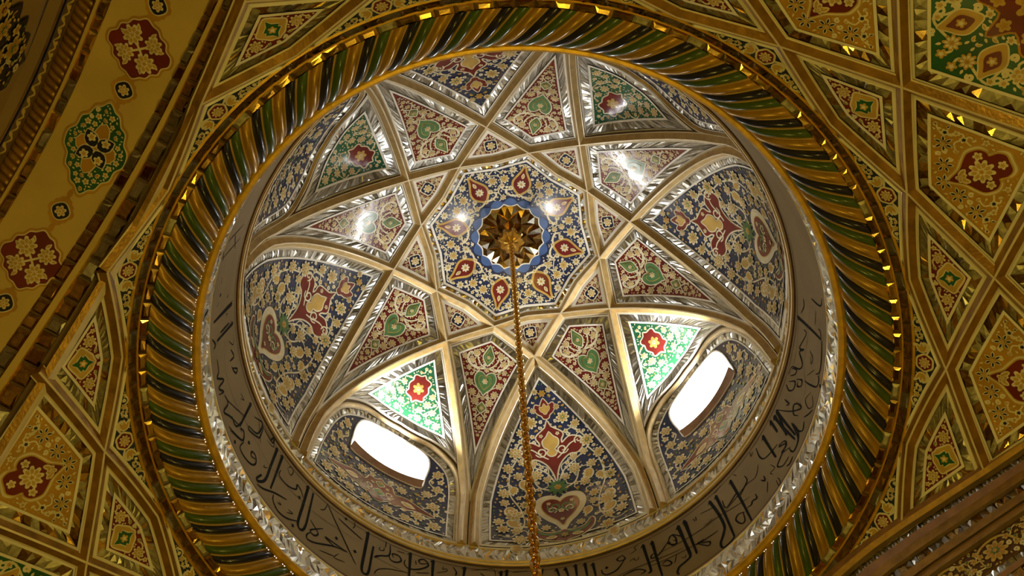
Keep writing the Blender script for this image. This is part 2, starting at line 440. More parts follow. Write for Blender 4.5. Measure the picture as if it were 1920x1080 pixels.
# ================================================================ DOME
CH = 0.4135; RS, RO, RB = 0.4475, 0.585, 0.400
DEL = 1.45
def psi(r): return math.degrees(math.acos(min(1, CH/r)))
def rib_side(beta, sgn, r0, r1, n=14, foot=False):   # chart polyline on a rib, azimuth = beta + sgn*psi
    out = []
    for r in np.linspace(r0, r1, n):
        out.append(DOME.inv(r, rad(beta+sgn*psi(r))))
    if foot:
        th = rad(beta+sgn*(67.5-DEL))
        for v in np.linspace(1.36, 1.69, 7): out.append((th*math.sin(v), v))
    return np.array(out)
R_FOOT = CH/math.cos(rad(67.5-DEL))

# ---- structural shell of the dome, one piece per sector with the window openings cut through
WIN = catmull([(.170, 1.345), (.180, 1.27), (.182, 1.19), (.158, 1.13), (.09, 1.095), (0, 1.085), (-.09, 1.095), (-.158, 1.13), (-.182, 1.19), (-.180, 1.27), (-.170, 1.345), (-.085, 1.347), (0, 1.348), (.085, 1.347)], 3, True)
def scale_about(P, k): c = np.mean(P, 0); return (np.asarray(P)-c)*k+c
shell = link('ceiling', None, None, U((0, 0, Z0))); tag(shell, kind='structure')
SHELL, SHELLP = Dome(RD+0.004), Pocket(RD+0.004)
w = 22.6
edge = [(rad(s)*math.sin(v), v) for s, vv in ((-w, np.linspace(.02, PI/2, 18)), ) for v in vv]
L_ = [(rad(-w)*math.sin(min(v, PI/2)), v) for v in np.linspace(.03, 1.80, 26)]
R_ = [(rad(w)*math.sin(min(v, PI/2)), v) for v in np.linspace(1.80, .03, 26)]
sector = np.array(L_+[(rad(t), 1.80) for t in np.linspace(-w, w, 10)[1:-1]]+R_)
for hol, azs, sf in (([WIN], WIN_AZ, SHELLP), ([], (22.5, 292.5), SHELLP), ([], tuple(a+45 for a in ARCH_AZ), SHELL)):
    b = MB(); fill(b, sf, sector, 'shadow', 0, 0.07, hol); me = b.mesh('dome_shell', (0, 0, Z0))
    for a in azs: link('dome_shell', me, shell, None, rad(a))

# ---- ribs of the eight-pointed star
def sweep(mb, pts, nrm, prof, mks, smooth=False):
    P = np.array(pts); N = np.array(nrm); T = np.gradient(P, axis=0); T /= np.linalg.norm(T, axis=1)[:, None]
    B = np.cross(T, N); B /= np.linalg.norm(B, axis=1)[:, None]
    n, k = len(P), len(prof)
    vs = [tuple(P[i]+B[i]*a+N[i]*h) for i in range(n) for a, h in prof]
    for j in range(k-1):
        b = len(mb.v)
        mb.add([vs[i*k+j] for i in range(n)]+[vs[i*k+j+1] for i in range(n)], [(i, i+1, n+i+1, n+i) for i in range(n-1)], mks[j], smooth)
    for e in (0, n-1): mb.add([vs[e*k+j] for j in range(k)], [tuple(range(k))], mks[k//2], False)
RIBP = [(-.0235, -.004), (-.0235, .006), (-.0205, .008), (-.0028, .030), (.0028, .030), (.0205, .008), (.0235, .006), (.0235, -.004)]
RIBM = ['shadow', 'ridge', 'gold', 'ridge', 'gold', 'ridge', 'shadow']  # dark flanks: the shadow line beside each rib is put into the colour
ribs = link('trim_1', None, None, U((0, 0, Z0)))
tag(ribs, kind='structure')
def rib_path():
    th = []
    for v in np.linspace(1.687, 1.345, 8): th.append((v, 67.5-DEL))
    for t in np.linspace(.9, CH*math.tan(rad(22.5)), 26):
        r = math.hypot(CH, t); th.append((math.asin(r/RD), math.degrees(math.atan2(t, CH))))
    for f in (.25, .5, .75):
        s = np.array([CH, CH*math.tan(rad(22.5))])*(1-f)+np.array([RB, 0])*f
        th.append((math.asin(np.hypot(*s)/RD), math.degrees(math.atan2(s[1], s[0]))))
    th.append((math.asin(RB/RD), 0.0))
    return th+[(v, -a) for v, a in th[-2::-1]]
pts, nrm = [], []
for v, a in rib_path():
    p = sph(a, v); pts.append(p)
    n = (np.array([-p[0], -p[1], Z0-p[2]]) if v < PI/2 else np.array([-p[0], -p[1], 0])); nrm.append(n/np.linalg.norm(n))
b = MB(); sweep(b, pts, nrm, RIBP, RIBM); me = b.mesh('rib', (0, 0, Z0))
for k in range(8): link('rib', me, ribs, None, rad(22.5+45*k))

def frame(pan, sides, rnd, mirror=True, field='red', e0=.022, cell=.022, spacing=.035, keys=('silver', 'silver', 'silver', 'smoke'), wm=.030, edge='white', amp=.0045):
    s = pan.surf; bd = pan.mb('edging')
    if mirror:
        band(bd, s, sides, e0, e0+.008, edge, .004, .008)
        mirror_band(pan.mb('mirror_border', 'stuff'), s, sides, e0+.008, e0+.008+wm, .004, rnd, cell, amp, keys)
        band(bd, s, sides, e0+.008+wm, e0+.016+wm, edge, .008, .008); ef = e0+.016+wm
    else:
        band(bd, s, sides, e0, e0+.014, edge, .004, .007); ef = e0+.014
    F = loop(inset(sides, ef))
    if field: fill(pan.mb('painted_ground'), s, F, field, .006, spacing)
    return F
H0 = .0068

# ---- eight red kite panels
rnd = random.Random(11)
kp = Panel(DOME, (0, .7))
sides = ccw([rib_side(-22.5, 1, RS, RO, 8), rib_side(67.5, -1, RO, R_FOOT, 18), rib_side(-67.5, 1, R_FOOT, RO, 18), rib_side(22.5, -1, RO, RS, 8)])
F = frame(kp, sides, rnd)
def drop(v0, v1, w, p=.5): # leaf-shaped outline on the axis, widest near v0+p*(v1-v0)
    L = v1-v0
    return mirror_shape(catmull([(0, v0), (w*.45, v0+L*p*.45), (w, v0+L*p), (w*.75, v0+L*(p+(1-p)*.45)), (w*.2, v0+L*(p+(1-p)*.85)), (0, v1)], 4))
heart = mirror_shape(catmull([(0, .690), (.014, .672), (.034, .668), (.047, .688), (.046, .715), (.030, .745), (.010, .764), (0, .778)], 4))
top = drop(.535, .632, .024, .55); low = drop(.815, .868, .020, .5)
obst = []
for nm, P in (('heart_medallion', heart), ('leaf_medallion', top), ('leaf_medallion', low)):
    t = kp.piece(nm); outline(t, DOME, P, .0055, H0+LV, 'cream', 'leaf'); c = P.mean(0)
    outline(t, DOME, scale_about(P, .62), .0025, H0+3*LV, 'yellow', 'leaf')
    blossom(t, DOME, (0, c[1]), .014 if nm[0] == 'h' else .010, H0+5*LV, rnd, 6); obst.append(scale_about(P, 1.15))
for sg in (1, -1):
    t = kp.mb('scrollwork', 'stuff')
    vine(t, DOME, [(.004*sg, .645), (.03*sg, .65), (.072*sg, .645), (.098*sg, .615), (.085*sg, .585), (.062*sg, .59), (.060*sg, .61)], .010, H0+LV)
    vine(t, DOME, [(.006*sg, .645), (.03*sg, .632), (.05*sg, .60), (.04*sg, .575)], .006, H0+LV)
    vine(t, DOME, [(.004*sg, .785), (.022*sg, .795), (.034*sg, .815), (.026*sg, .83), (.02*sg, .822)], .006, H0+LV)
    vine(t, DOME, [(.004*sg, .872), (.015*sg, .885), (.022*sg, .90), (.014*sg, .915)], .005, H0+LV)
    blossom(kp.piece('blossom'), DOME, (.112*sg, .612), .016, H0+2*LV, rnd, 7); blossom(kp.piece('blossom'), DOME, (.085*sg, .66), .014, H0+2*LV, rnd, 6)
    obst += [xform(PETALS[7], (.112*sg, .612), 0, .017), xform(PETALS[6], (.085*sg, .66), 0, .015)]
for v, r in ((.655, .013), (.795, .011), (.90, .014), (.945, .013), (.985, .009)):
    t2 = kp.piece('blossom'); blossom(t2, DOME, (0, v), r, H0+2*LV, rnd, 6); obst.append(xform(PETALS[6], (0, v), 0, r))
garden(kp, DOME, F, obst, rnd, .019, H0, bigfrac=.6, vinew=.004, gap=1.12, leafpals=(('cream', 'yellow'), ('yellow', 'cream'), ('cream', 'yellow'), ('cream', 'leaf')))
kp.place('kite_panel', 'panel', lambda w: 'crimson kite-shaped dome panel with green heart, %s of the chain hook' % clock(w, APEX_PX), [45*k for k in range(8)], 'crimson kite panels around the dome star')

# ---- eight small red kites next to the crown
rnd = random.Random(12)
sp = Panel(DOME, (0, .48))
def plan_side(p, q, n, surf=DOME):
    out = []
    for f in np.linspace(0, 1, n):
        x, y = np.array(p)*(1-f)+np.array(q)*f; out.append(surf.inv(math.hypot(x, y), math.atan2(y, x)))
    return np.array(out)
def pol(r, a): return (r*math.cos(rad(a)), r*math.sin(rad(a)))
sides = ccw([plan_side(pol(RB, 0), pol(RS, 22.5), 8), rib_side(45, -1, RS, RO, 8), rib_side(-45, 1, RO, RS, 8), plan_side(pol(RS, -22.5), pol(RB, 0), 8)])
F = frame(sp, sides, rnd, mirror=False)
q = xform(rosette_pts(4, .22), (0, .472), PI/4, .032)
t = sp.piece('quatrefoil'); outline(t, DOME, q, .005, H0+LV, 'cream', 'navy'); blossom(t, DOME, (0, .472), .021, H0+3*LV, rnd, 7)
garden(sp, DOME, F, [scale_about(q, 1.2)], rnd, .010, H0, bigfrac=.15, vinew=.003)
sp.place('small_kite_panel', 'panel', lambda w: 'small red kite panel beside the blue crown, %s of the chain hook' % clock(w, APEX_PX), [22.5+45*k for k in range(8)], 'small red kites around the blue crown')

# ---- four blue pointed panels
rnd = random.Random(13)
bp = Panel(DOME, (0, 1.2))
foot_r = rad(22.5-DEL)
sides = ccw([rib_side(-45, 1, RO, R_FOOT, 20, True), np.array([(x, 1.69) for x in np.linspace(foot_r, -foot_r, 12)]), rib_side(45, -1, RO, R_FOOT, 20, True)[::-1]])
F = frame(bp, sides, rnd, field='blue')
med = mirror_shape(catmull([(0, .915), (.010, .945), (.022, .958), (.052, .982), (.060, 1.0), (.048, 1.025), (.052, 1.045), (.085, 1.022), (.118, 1.030), (.137, 1.058), (.134, 1.092), (.112, 1.112), (.080, 1.108), (.05, 1.125), (.025, 1.155), (.008, 1.20), (0, 1.245)], 4))
t = bp.piece('cloud_medallion'); outline(t, DOME, med, .007, H0+LV, 'cream', 'red')
cen = mirror_shape(catmull([(0, .975), (.014, 1.0), (.034, 1.02), (.03, 1.05), (.012, 1.068), (.02, 1.085), (.012, 1.1), (0, 1.104)], 3))
outline(t, DOME, cen, .006, H0+3*LV, 'cream', 'yellow')
for sg in (1, -1):
    curl(t, DOME, (.075*sg, 1.085), .3*sg, .028, .006, H0+3*LV, sg < 0); curl(t, DOME, (.112*sg, 1.065), 2.4*sg, .022, .006, H0+3*LV, sg < 0)
    vine(t, DOME, [(.02*sg, 1.12), (.05*sg, 1.095), (.085*sg, 1.06), (.12*sg, 1.05)], .006, H0+3*LV)
    floret(t, DOME, (.038*sg, .99), .01, H0+3*LV, rnd)
obst = [med]
pal = mirror_shape(catmull([(0, .800), (.012, .82), (.02, .835), (.040, .828), (.046, .848), (.036, .872), (.018, .886), (.012, .9), (0, .905)], 4))
t = bp.piece('palmette'); outline(t, DOME, pal, .005, H0+LV, 'cream', 'red'); outline(t, DOME, scale_about(pal, .5), .003, H0+3*LV, 'cream', 'yellow'); obst.append(scale_about(pal, 1.1))
t = bp.piece('green_blossom'); blossom(t, DOME, (0, 1.285), .046, H0+LV, rnd, 9, ('leaf', 'leaf', 'yellow')); obst.append(xform(PETALS[9], (0, 1.285), 0, .046))
ht = mirror_shape(catmull([(0, 1.372), (.018, 1.350), (.05, 1.338), (.085, 1.350), (.100, 1.385), (.090, 1.43), (.058, 1.48), (.022, 1.52), (.006, 1.555), (0, 1.565)], 4))
t = bp.piece('heart_medallion'); outline(t, DOME, ht, .012, H0+LV, 'cream', 'cream'); outline(t, DOME, scale_about(ht, .80), .004, H0+3*LV, 'yellow', 'red')
obst.append(scale_about(ht, 1.12))
for sg in (1, -1):
    curl(t, DOME, (.055*sg, 1.395), -.5*sg, .032, .008, H0+5*LV, sg < 0, 'leaf'); curl(t, DOME, (.03*sg, 1.45), 2.0*sg, .022, .006, H0+5*LV, sg < 0)
    floret(t, DOME, (.05*sg, 1.385), .010, H0+6*LV, rnd)
floret(t, DOME, (0, 1.44), .014, H0+6*LV, rnd); floret(t, DOME, (0, 1.50), .010, H0+6*LV, rnd)
cr = mirror_shape(catmull([(0, 1.575), (.04, 1.588), (.085, 1.575), (.108, 1.545), (.122, 1.53), (.130, 1.555), (.118, 1.595), (.085, 1.628), (.045, 1.645), (.015, 1.652), (0, 1.666)], 4))
t = bp.piece('crescent_medallion'); outline(t, DOME, cr, .006, H0+LV, 'cream', 'red')
for sg in (1, -1):
    vine(t, DOME, [(.012*sg, 1.59), (.05*sg, 1.602), (.09*sg, 1.588), (.117*sg, 1.55)], .014, H0+3*LV, 'leaf'); leaf(t, DOME, (.03*sg, 1.622), -1.45*sg, .05, H0+4*LV)
blossom(t, DOME, (0, 1.618), .02, H0+4*LV, rnd, 6, ('leaf', 'yellow', 'ochre')); obst.append(cr)
ss = bp.mb('scrollwork', 'stuff')
for sg in (1, -1):          # main stems and the larger blossoms of the bed
    vine(ss, DOME, [(.01*sg, 1.25), (.04*sg, 1.19), (.10*sg, 1.145), (.16*sg, 1.10), (.15*sg, 1.03), (.09*sg, .96)], .006, H0, taper=False)
    vine(ss, DOME, [(.16*sg, 1.10), (.2*sg, 1.18), (.21*sg, 1.30), (.17*sg, 1.40), (.16*sg, 1.50), (.2*sg, 1.58)], .006, H0, taper=False)
    vine(ss, DOME, [(.02*sg, 1.30), (.08*sg, 1.27), (.10*sg, 1.20), (.07*sg, 1.16)], .006, H0, taper=False)
    for u, v, r in ((.033, .762, .016), (.075, .915, .032), (.125, .965, .024), (.165, 1.07, .034), (.205, 1.155, .028), (.085, 1.20, .032), (.235, 1.30, .03), (.12, 1.29, .026), (.15, 1.375, .024), (.20, 1.44, .042), (.25, 1.54, .03), (.18, 1.62, .034), (.055, .855, .016)):
        blossom(bp.piece('blossom'), DOME, (u*sg, v), r, H0+3*LV, rnd, 8, ('cream', 'yellow', rnd.choice(('yellow', 'leaf', 'cream')))); obst.append(xform(PETALS[8], (u*sg, v), 0, r*1.02))
    for u, v, a, s_ in ((.165, 1.235, 1.2, .07), (.235, 1.49, 1.6, .08), (.225, 1.385, .5, .065), (.13, 1.46, 1.2, .06), (.215, 1.665, .9, .07), (.20, 1.26, .6, .055)):
        for k in range(4): leaf(ss, DOME, (u*sg, v), (a+.35*(k-1.5))*sg, s_*(1-.12*k), H0+LV*(1+k*.3), ('cream', 'yellow'))
        obst.append(xform(ALMOND*np.array([1.5, 1]), (u*sg, v), a*sg, s_))
for u, v, r in ((0, .775, .018),): blossom(bp.piece('blossom'), DOME, (u, v), r, H0+3*LV, rnd, 6, ('yellow', 'ochre', 'yellow')); obst.append(xform(PETALS[6], (u, v), 0, r))
garden(bp, DOME, F, obst, rnd, .024, H0, bigfrac=.5, vinew=.004, leafpals=(('cream', 'yellow'), ('yellow', 'ochre'), ('leaf', 'yellow')), dens=.55, gap=1.22)
bp.place('pointed_panel', 'panel', lambda w: 'pointed navy-blue dome panel with red cloud medallion, %s of the chain hook' % clock(w, APEX_PX), [157.5, 247.5, 337.5, 67.5], 'blue pointed panels of the dome')

# ---- four green panels and the arched lunettes under them
ARCH = catmull([(.349, 1.69), (.347, 1.58), (.344, 1.45), (.330, 1.31), (.298, 1.205), (.238, 1.128), (.145, 1.066), (0, 1.042)], 6)
def arch_full(): return np.vstack([ARCH, (ARCH[::-1]*np.array([-1, 1]))[1:]])
rnd = random.Random(14)
gp = Panel(POCKET, (0, .85))
left = rib_side(-45, 1, RO, R_FOOT, 30, True); A = arch_full()
cx = None
for i in range(len(left)-1):  # where rib and arch meet (half a rib clear)
    if left[i][1] > 1.15 and left[i][0]-.021 <= np.interp(left[i][1], ARCH[::-1][:, 1], ARCH[::-1][:, 0]):
        cx = left[i]; break
li = left[:i+1]; vm = cx[1]
ar = np.array([p for p in A if p[1] < vm-.004]); ar = np.vstack([[cx], ar, [cx*np.array([-1, 1])]])
sides = ccw([li, ar, (li*np.array([-1, 1]))[::-1]])
F = frame(gp, sides, rnd, field='green', e0=.019)
gm = mirror_shape(catmull([(0, .772), (.012, .785), (.034, .79), (.040, .80), (.036, .815), (.045, .838), (.036, .862), (.04, .88), (.012, .886), (0, .902)], 4))
t = gp.piece('square_medallion'); outline(t, POCKET, gm, .006, H0+LV, 'cream', 'red'); blossom(t, POCKET, (0, .838), .026, H0+3*LV, rnd, 6, ('yellow', 'yellow', 'cream'))
obst = [scale_about(gm, 1.15)]
garden(gp, POCKET, F, obst, rnd, .0185, H0, bigfrac=1, vinew=.004, leafpals=(('cream', 'yellow'), ('cream', 'yellow'), ('yellow', 'cream')), dens=.8, gap=1.12)
gp.place('spandrel_panel', 'panel', lambda w: 'green three-cornered dome panel above an arched lunette, %s of the chain hook' % clock(w, APEX_PX), ARCH_AZ, 'green panels above the lunettes')

for holes, azs, text in (([WIN], WIN_AZ, 'blue lunette with red cartouche and window, %s of the chain hook'), ([], (22.5, 292.5), 'windowless blue lunette partly hidden behind the rim, %s of the chain hook')):
    rnd = random.Random(15)
    lp = Panel(POCKET, (0, 1.45))
    sides = ccw([A, np.array([(x, 1.69) for x in np.linspace(-.349, .349, 14)])])
    bd = lp.mb('arch_moulding')
    band(bd, POCKET, sides, -.004, .004, 'ridge', .012, .016); band(bd, POCKET, sides, .004, .010, 'gold', .016, .006); band(bd, POCKET, sides, -.010, -.004, 'gold', .004, .012)
    bd = lp.mb('edging'); band(bd, POCKET, sides, .010, .015, 'white', .005, .006); band(bd, POCKET, sides, .040, .046, 'white', .007)
    mirror_band(lp.mb('mirror_border', 'stuff'), POCKET, sides, .015, .040, .003, rnd, .024, .006)
    F = loop(inset(sides, .046)); fill(lp.mb('painted_ground'), POCKET, F, 'blue', .006, .04, holes)
    ca = mirror_shape(catmull([(0, 1.405), (.022, 1.425), (.052, 1.425), (.06, 1.45), (.075, 1.468), (.12, 1.462), (.17, 1.485), (.25, 1.535), (.17, 1.528), (.13, 1.545), (.10, 1.535), (.075, 1.555), (.045, 1.548), (.02, 1.575), (0, 1.582)], 4))
    t = lp.piece('cartouche'); outline(t, POCKET, ca, .006, H0+LV, 'cream', 'red')
    for v, wv, mk in ((1.448, .018, 'leaf'), (1.515, .024, 'leaf')):
        d_ = xform(rosette_pts(4, .25), (0, v), 0, wv); outline(t, POCKET, d_, .005, H0+3*LV, 'cream', mk); floret(t, POCKET, (0, v), .010, H0+5*LV, rnd, ('yellow', 'ochre'))
    for sg in (1, -1):
        curl(t, POCKET, (.07*sg, 1.505), .4*sg, .022, .005, H0+3*LV, sg < 0); leaf(t, POCKET, (.10*sg, 1.50), -1.3*sg, .07, H0+3*LV); floret(t, POCKET, (.05*sg, 1.53), .010, H0+3*LV, rnd); floret(t, POCKET, (.035*sg, 1.46), .009, H0+3*LV, rnd)
    garden(lp, POCKET, F, [scale_about(ca, 1.03)]+[scale_about(H, 1.08) for H in holes], rnd, .030, H0, bigfrac=.9, vinew=.005, leafpals=(('cream', 'yellow'), ('yellow', 'ochre'), ('leaf', 'yellow')), dens=.8, gap=1.12)
    lp.place('arched_lunette', 'lunette', lambda w: text % clock(w, APEX_PX), azs, 'arched lunettes at the foot of the dome')

# window openings: reveal, slim frame and the curved inner board on the sill
for i, az in enumerate(WIN_AZ):
    r = link('window_%d' % (i+1), None, None, U(sph(az, 1.3)), rad(az)); tag(r, kind='structure'); og = sph(0, 1.3)
    b = MB(); n = len(WIN)
    inn = [POCKET.map(p[0], p[1], .008) for p in WIN]; out = [(q[0]+.05, q[1]*1.02, q[2]+.035) for q in inn]
    b.add(inn+out, [(j, (j+1) % n, n+(j+1) % n, n+j) for j in range(n)], 'white', True); link('reveal', b.mesh('reveal', og), r)
    b = MB(); W2 = scale_about(WIN, .97)
    for P, Q, ha, hb in ((WIN, W2, .011, .011), (W2, W2, .011, -.004), (WIN, WIN, .006, .011)):
        vs = [POCKET.map(p[0], p[1], ha) for p in P]+[POCKET.map(p[0], p[1], hb) for p in Q]
        b.add(vs, [(j, (j+1) % n, n+(j+1) % n, n+j) for j in range(n)], 'white', True)
    link('window_frame', b.mesh('window_frame', og), r)
    b = MB(); m = 20; lo, hi, lo2, hi2 = [], [], [], []
    for j in range(m+1):
        u = .172*(1-2*j/m); dip = 1-(u/.172)**2
        lo.append(POCKET.map(u, 1.350, .006)); hi.append(POCKET.map(u, 1.305+.014*dip, .030)); lo2.append(POCKET.map(u, 1.350, -.010)); hi2.append(POCKET.map(u, 1.305+.014*dip, .018))
    vs = lo+hi+hi2+lo2; q_ = m+1
    b.add(vs, [(s_*q_+j, s_*q_+j+1, ((s_+1) % 4)*q_+j+1, ((s_+1) % 4)*q_+j) for s_ in range(4) for j in range(m)]+[(0, q_, 2*q_, 3*q_), (m, 3*q_+m, 2*q_+m, q_+m)], 'wood')
    link('sill_board', b.mesh('sill_board', og), r)

# ---- blue crown with the faceted mirror rosette
rnd = random.Random(16)
cp = Panel(CAP, (0, 0))
def cap_pt(r, a): v = math.asin(r/RD); return np.array([v*math.cos(rad(a)), v*math.sin(rad(a))])
sides = []
for k in range(8):
    for p, q in ((cap_pt(RS, 45*k), cap_pt(RB, 45*k+22.5)), (cap_pt(RB, 45*k+22.5), cap_pt(RS, 45*k+45))):
        sides.append(np.array([p*(1-f)+q*f for f in np.linspace(0, 1, 6)]))
bd = cp.mb('edging'); band(bd, CAP, sides, .021, .028, 'white', .004, .008); band(bd, CAP, sides, .045, .056, 'white', .008)
mirror_band(cp.mb('mirror_border', 'stuff'), CAP, sides, .028, .045, .005, rnd, .02, .004, ('silver', 'smoke', 'amber', 'silver'))
F = loop(inset(sides, .056))
def scallop(r, depth, n=16, per=8): return np.array([((r+depth*abs(math.sin(n*a/2)))*math.cos(a), (r+depth*abs(math.sin(n*a/2)))*math.sin(a)) for a in np.linspace(0, 2*PI, n*per, endpoint=False)])
def cusp(r, depth, n=16, per=8): return np.array([((r-depth*abs(math.sin(n*(a)/2)))*math.cos(a), (r-depth*abs(math.sin(n*(a)/2)))*math.sin(a)) for a in np.linspace(0, 2*PI, n*per, endpoint=False)])
fill(cp.mb('painted_ground'), CAP, F, 'blue', .006, .04)
t = cp.piece('scalloped_collar'); fill(t, CAP, scallop(.168, .020), 'sky', H0+LV); fill(t, CAP, cusp(.163, .013), 'white', H0+3*LV, .04)
cl = cusp(.157, .013); obst = [scallop(.172, .021)]
for k in range(8):
    a = rad(45*k); ca, sa = math.cos(a), math.sin(a)
    def R2(P): P = np.asarray(P, float); return np.stack([P[..., 0]*ca-P[..., 1]*sa, P[..., 0]*sa+P[..., 1]*ca], -1)
    tear = [(.348, 0), (.325, .008), (.30, .022), (.272, .036), (.245, .033), (.225, .016), (.213, 0)]
    tear = np.array(tear+[(x, -y) for x, y in tear[-2:0:-1]]); tear = R2(catmull(tear, 3, True))
    tp = cp.piece('teardrop_medallion'); outline(tp, CAP, tear, .010, H0+LV, 'yellow', 'red'); obst.append(scale_about(tear, 1.36))
    outline(tp, CAP, scale_about(tear, 1.17), .003, H0+.4*LV, 'cream', 'yellow')
    c = R2((.262, 0)); blossom(tp, CAP, c, .020, H0+3*LV, rnd, 8, ('cream', 'cream', 'yellow')); leaf(tp, CAP, R2((.29, 0)), a-PI/2, .03, H0+3*LV)
    ss = cp.mb('scrollwork', 'stuff')
    for sg in (1, -1):
        vine(ss, CAP, R2([(.345, .006*sg), (.36, .014*sg), (.352, .03*sg)]), .005, H0+LV)
        vine(ss, CAP, R2([(.213, 0), (.202, .012*sg), (.198, .035*sg), (.206, .058*sg), (.222, .060*sg), (.224, .047*sg)]), .008, H0+LV)
        P = [(.275, .083*sg), (.330, .052*sg), (.235, .045*sg)]
        for q_, r in zip(P, (.023, .019, .013)):
            blossom(cp.piece('blossom'), CAP, R2(q_), r, H0+2*LV, rnd, 8, ('cream', 'yellow' if r > .02 else 'cream', 'yellow')); obst.append(xform(PETALS[8], R2(q_), 0, r))
    floret(ss, CAP, R2((.203, 0)), .010, H0+2*LV, rnd)
garden(cp, CAP, F, obst, rnd, .0165, H0, sym=False, bigfrac=.5, vinew=.004, gap=1.1, leafpals=(('cream', 'yellow'), ('cream', 'cream')), dens=3, bigpiece=False, pals=(('cream', 'cream', 'yellow'), ('cream', 'yellow', 'cream')))
cp.place('crown_panel', 'panel', lambda w: 'blue sixteen-sided crown panel with red teardrops around the mirror rosette at the dome top', [0])
# rosette: an eight-pointed star of cut mirror inside a ring of facets
ro = link('mirror_rosette', None, None, U((0, 0, Z0+RD))); tag(ro, 'cut-mirror star rosette at the very top of the dome around the hook', 'rosette')
b = MB(); star, fac = MB(), MB()
fill(b, CAP, cl, 'brownmirror', .0105, .04); link('backing', b.mesh('backing', (0, 0, Z0+RD)), ro)
for k in range(8):
    for half in (1, -1):
        pc = lambda r, a, h: CAP.map(r*math.cos(rad(a)), r*math.sin(rad(a)), h)
        a0 = 45*k+5
        ctr, tip, val, mid = pc(.012, a0, .05), pc(.128, a0, .012), pc(.078, a0+22.5*half, .020), pc(.080, a0, .050)
        for tri in ((ctr, val, mid), (val, tip, mid)): star.add(list(tri), [(0, 1, 2)], 'brownmirror')
        va, vb = pc(.148, a0+11.25*half, .011), pc(.148, a0+22.5*half, .011)
        for tri in ((tip, va, pc(.105, a0+13*half, .022)), (va, vb, pc(.105, a0+13*half, .022)), (vb, val, pc(.105, a0+13*half, .022)), (val, tip, pc(.105, a0+13*half, .022))):
            fac.add(list(tri), [(0, 1, 2)], rnd.choice(('smoke', 'brownmirror', 'brownmirror')))
link('star_facets', star.mesh('star_facets', (0, 0, Z0+RD)), ro); link('outer_facets', fac.mesh('outer_facets', (0, 0, Z0+RD)), ro)

# ---- hook boss and chain
def lathe(mb, prof, mk, n=24, lob=0, amp=0.0, z0=0.0, smooth=True):
    k = len(prof)
    vs = []
    for i in range(n):
        a = 2*PI*i/n
        for r, z in prof:
            q = r*(1+amp*math.cos(lob*a)) if lob else r
            vs.append((q*math.cos(a), q*math.sin(a), z0+z))
    mb.add(vs, [(i*k+j, ((i+1) % n)*k+j, ((i+1) % n)*k+j+1, i*k+j+1) for i in range(n) for j in range(k-1)], mk, smooth)
BZ = 4.725
hk = link('chain_hook', None, None, U((0, 0, BZ+.05))); tag(hk, 'polished brass lobed boss holding the chain below the mirror rosette', 'hook')
b = MB(); lathe(b, [(.008, .055), (.034, .046), (.054, .026), (.060, 0), (.052, -.024), (.034, -.041), (.012, -.048)], 'brass', 48, 8, .10, BZ, False); link('lobed_boss', b.mesh('lobed_boss', (0, 0, BZ+.05)), hk)
b = MB(); lathe(b, [(.012, .09), (.014, .05)], 'brass', 12, 0, 0, BZ); lathe(b, [(.001, -.062), (.012, -.058), (.016, -.05), (.012, -.044)], 'brass', 16, 0, 0, BZ); link('stem', b.mesh('stem', (0, 0, BZ+.05)), hk)
def torus_link(Lh, Wh, wire, n=16, k=6):
    b = MB(); P = []
    for i in range(n):
        a = 2*PI*i/n; P.append(np.array([Wh*math.sin(a), 0, Lh*math.copysign(abs(math.cos(a))**.8, math.cos(a))]))
    vs = []
    for i in range(n):
        T = P[(i+1) % n]-P[i-1]; T /= np.linalg.norm(T); B = np.array([0, 1.0, 0]); N = np.cross(T, B)
        for j in range(k):
            q = 2*PI*j/k; vs.append(tuple(P[i]+wire*(math.cos(q)*N+math.sin(q)*B)))
    b.add(vs, [(i*k+j, ((i+1) % n)*k+j, ((i+1) % n)*k+(j+1) % k, i*k+(j+1) % k) for i in range(n) for j in range(k)], 'brass', True)
    return b
ch = link('chandelier_chain', None, None, U((0, 0, BZ-.06))); tag(ch, 'long brass link chain hanging straight down from the dome hook', 'chain')
lm = torus_link(.0195, .0120, .0040).mesh('chain_link'); z = BZ-.068; i = 0
while z > 1.40:
    c = link('chain_link', lm, ch, (0, 0, (z-(BZ-.06))*K), rad(30+90*(i % 2))); z -= .0300; i += 1

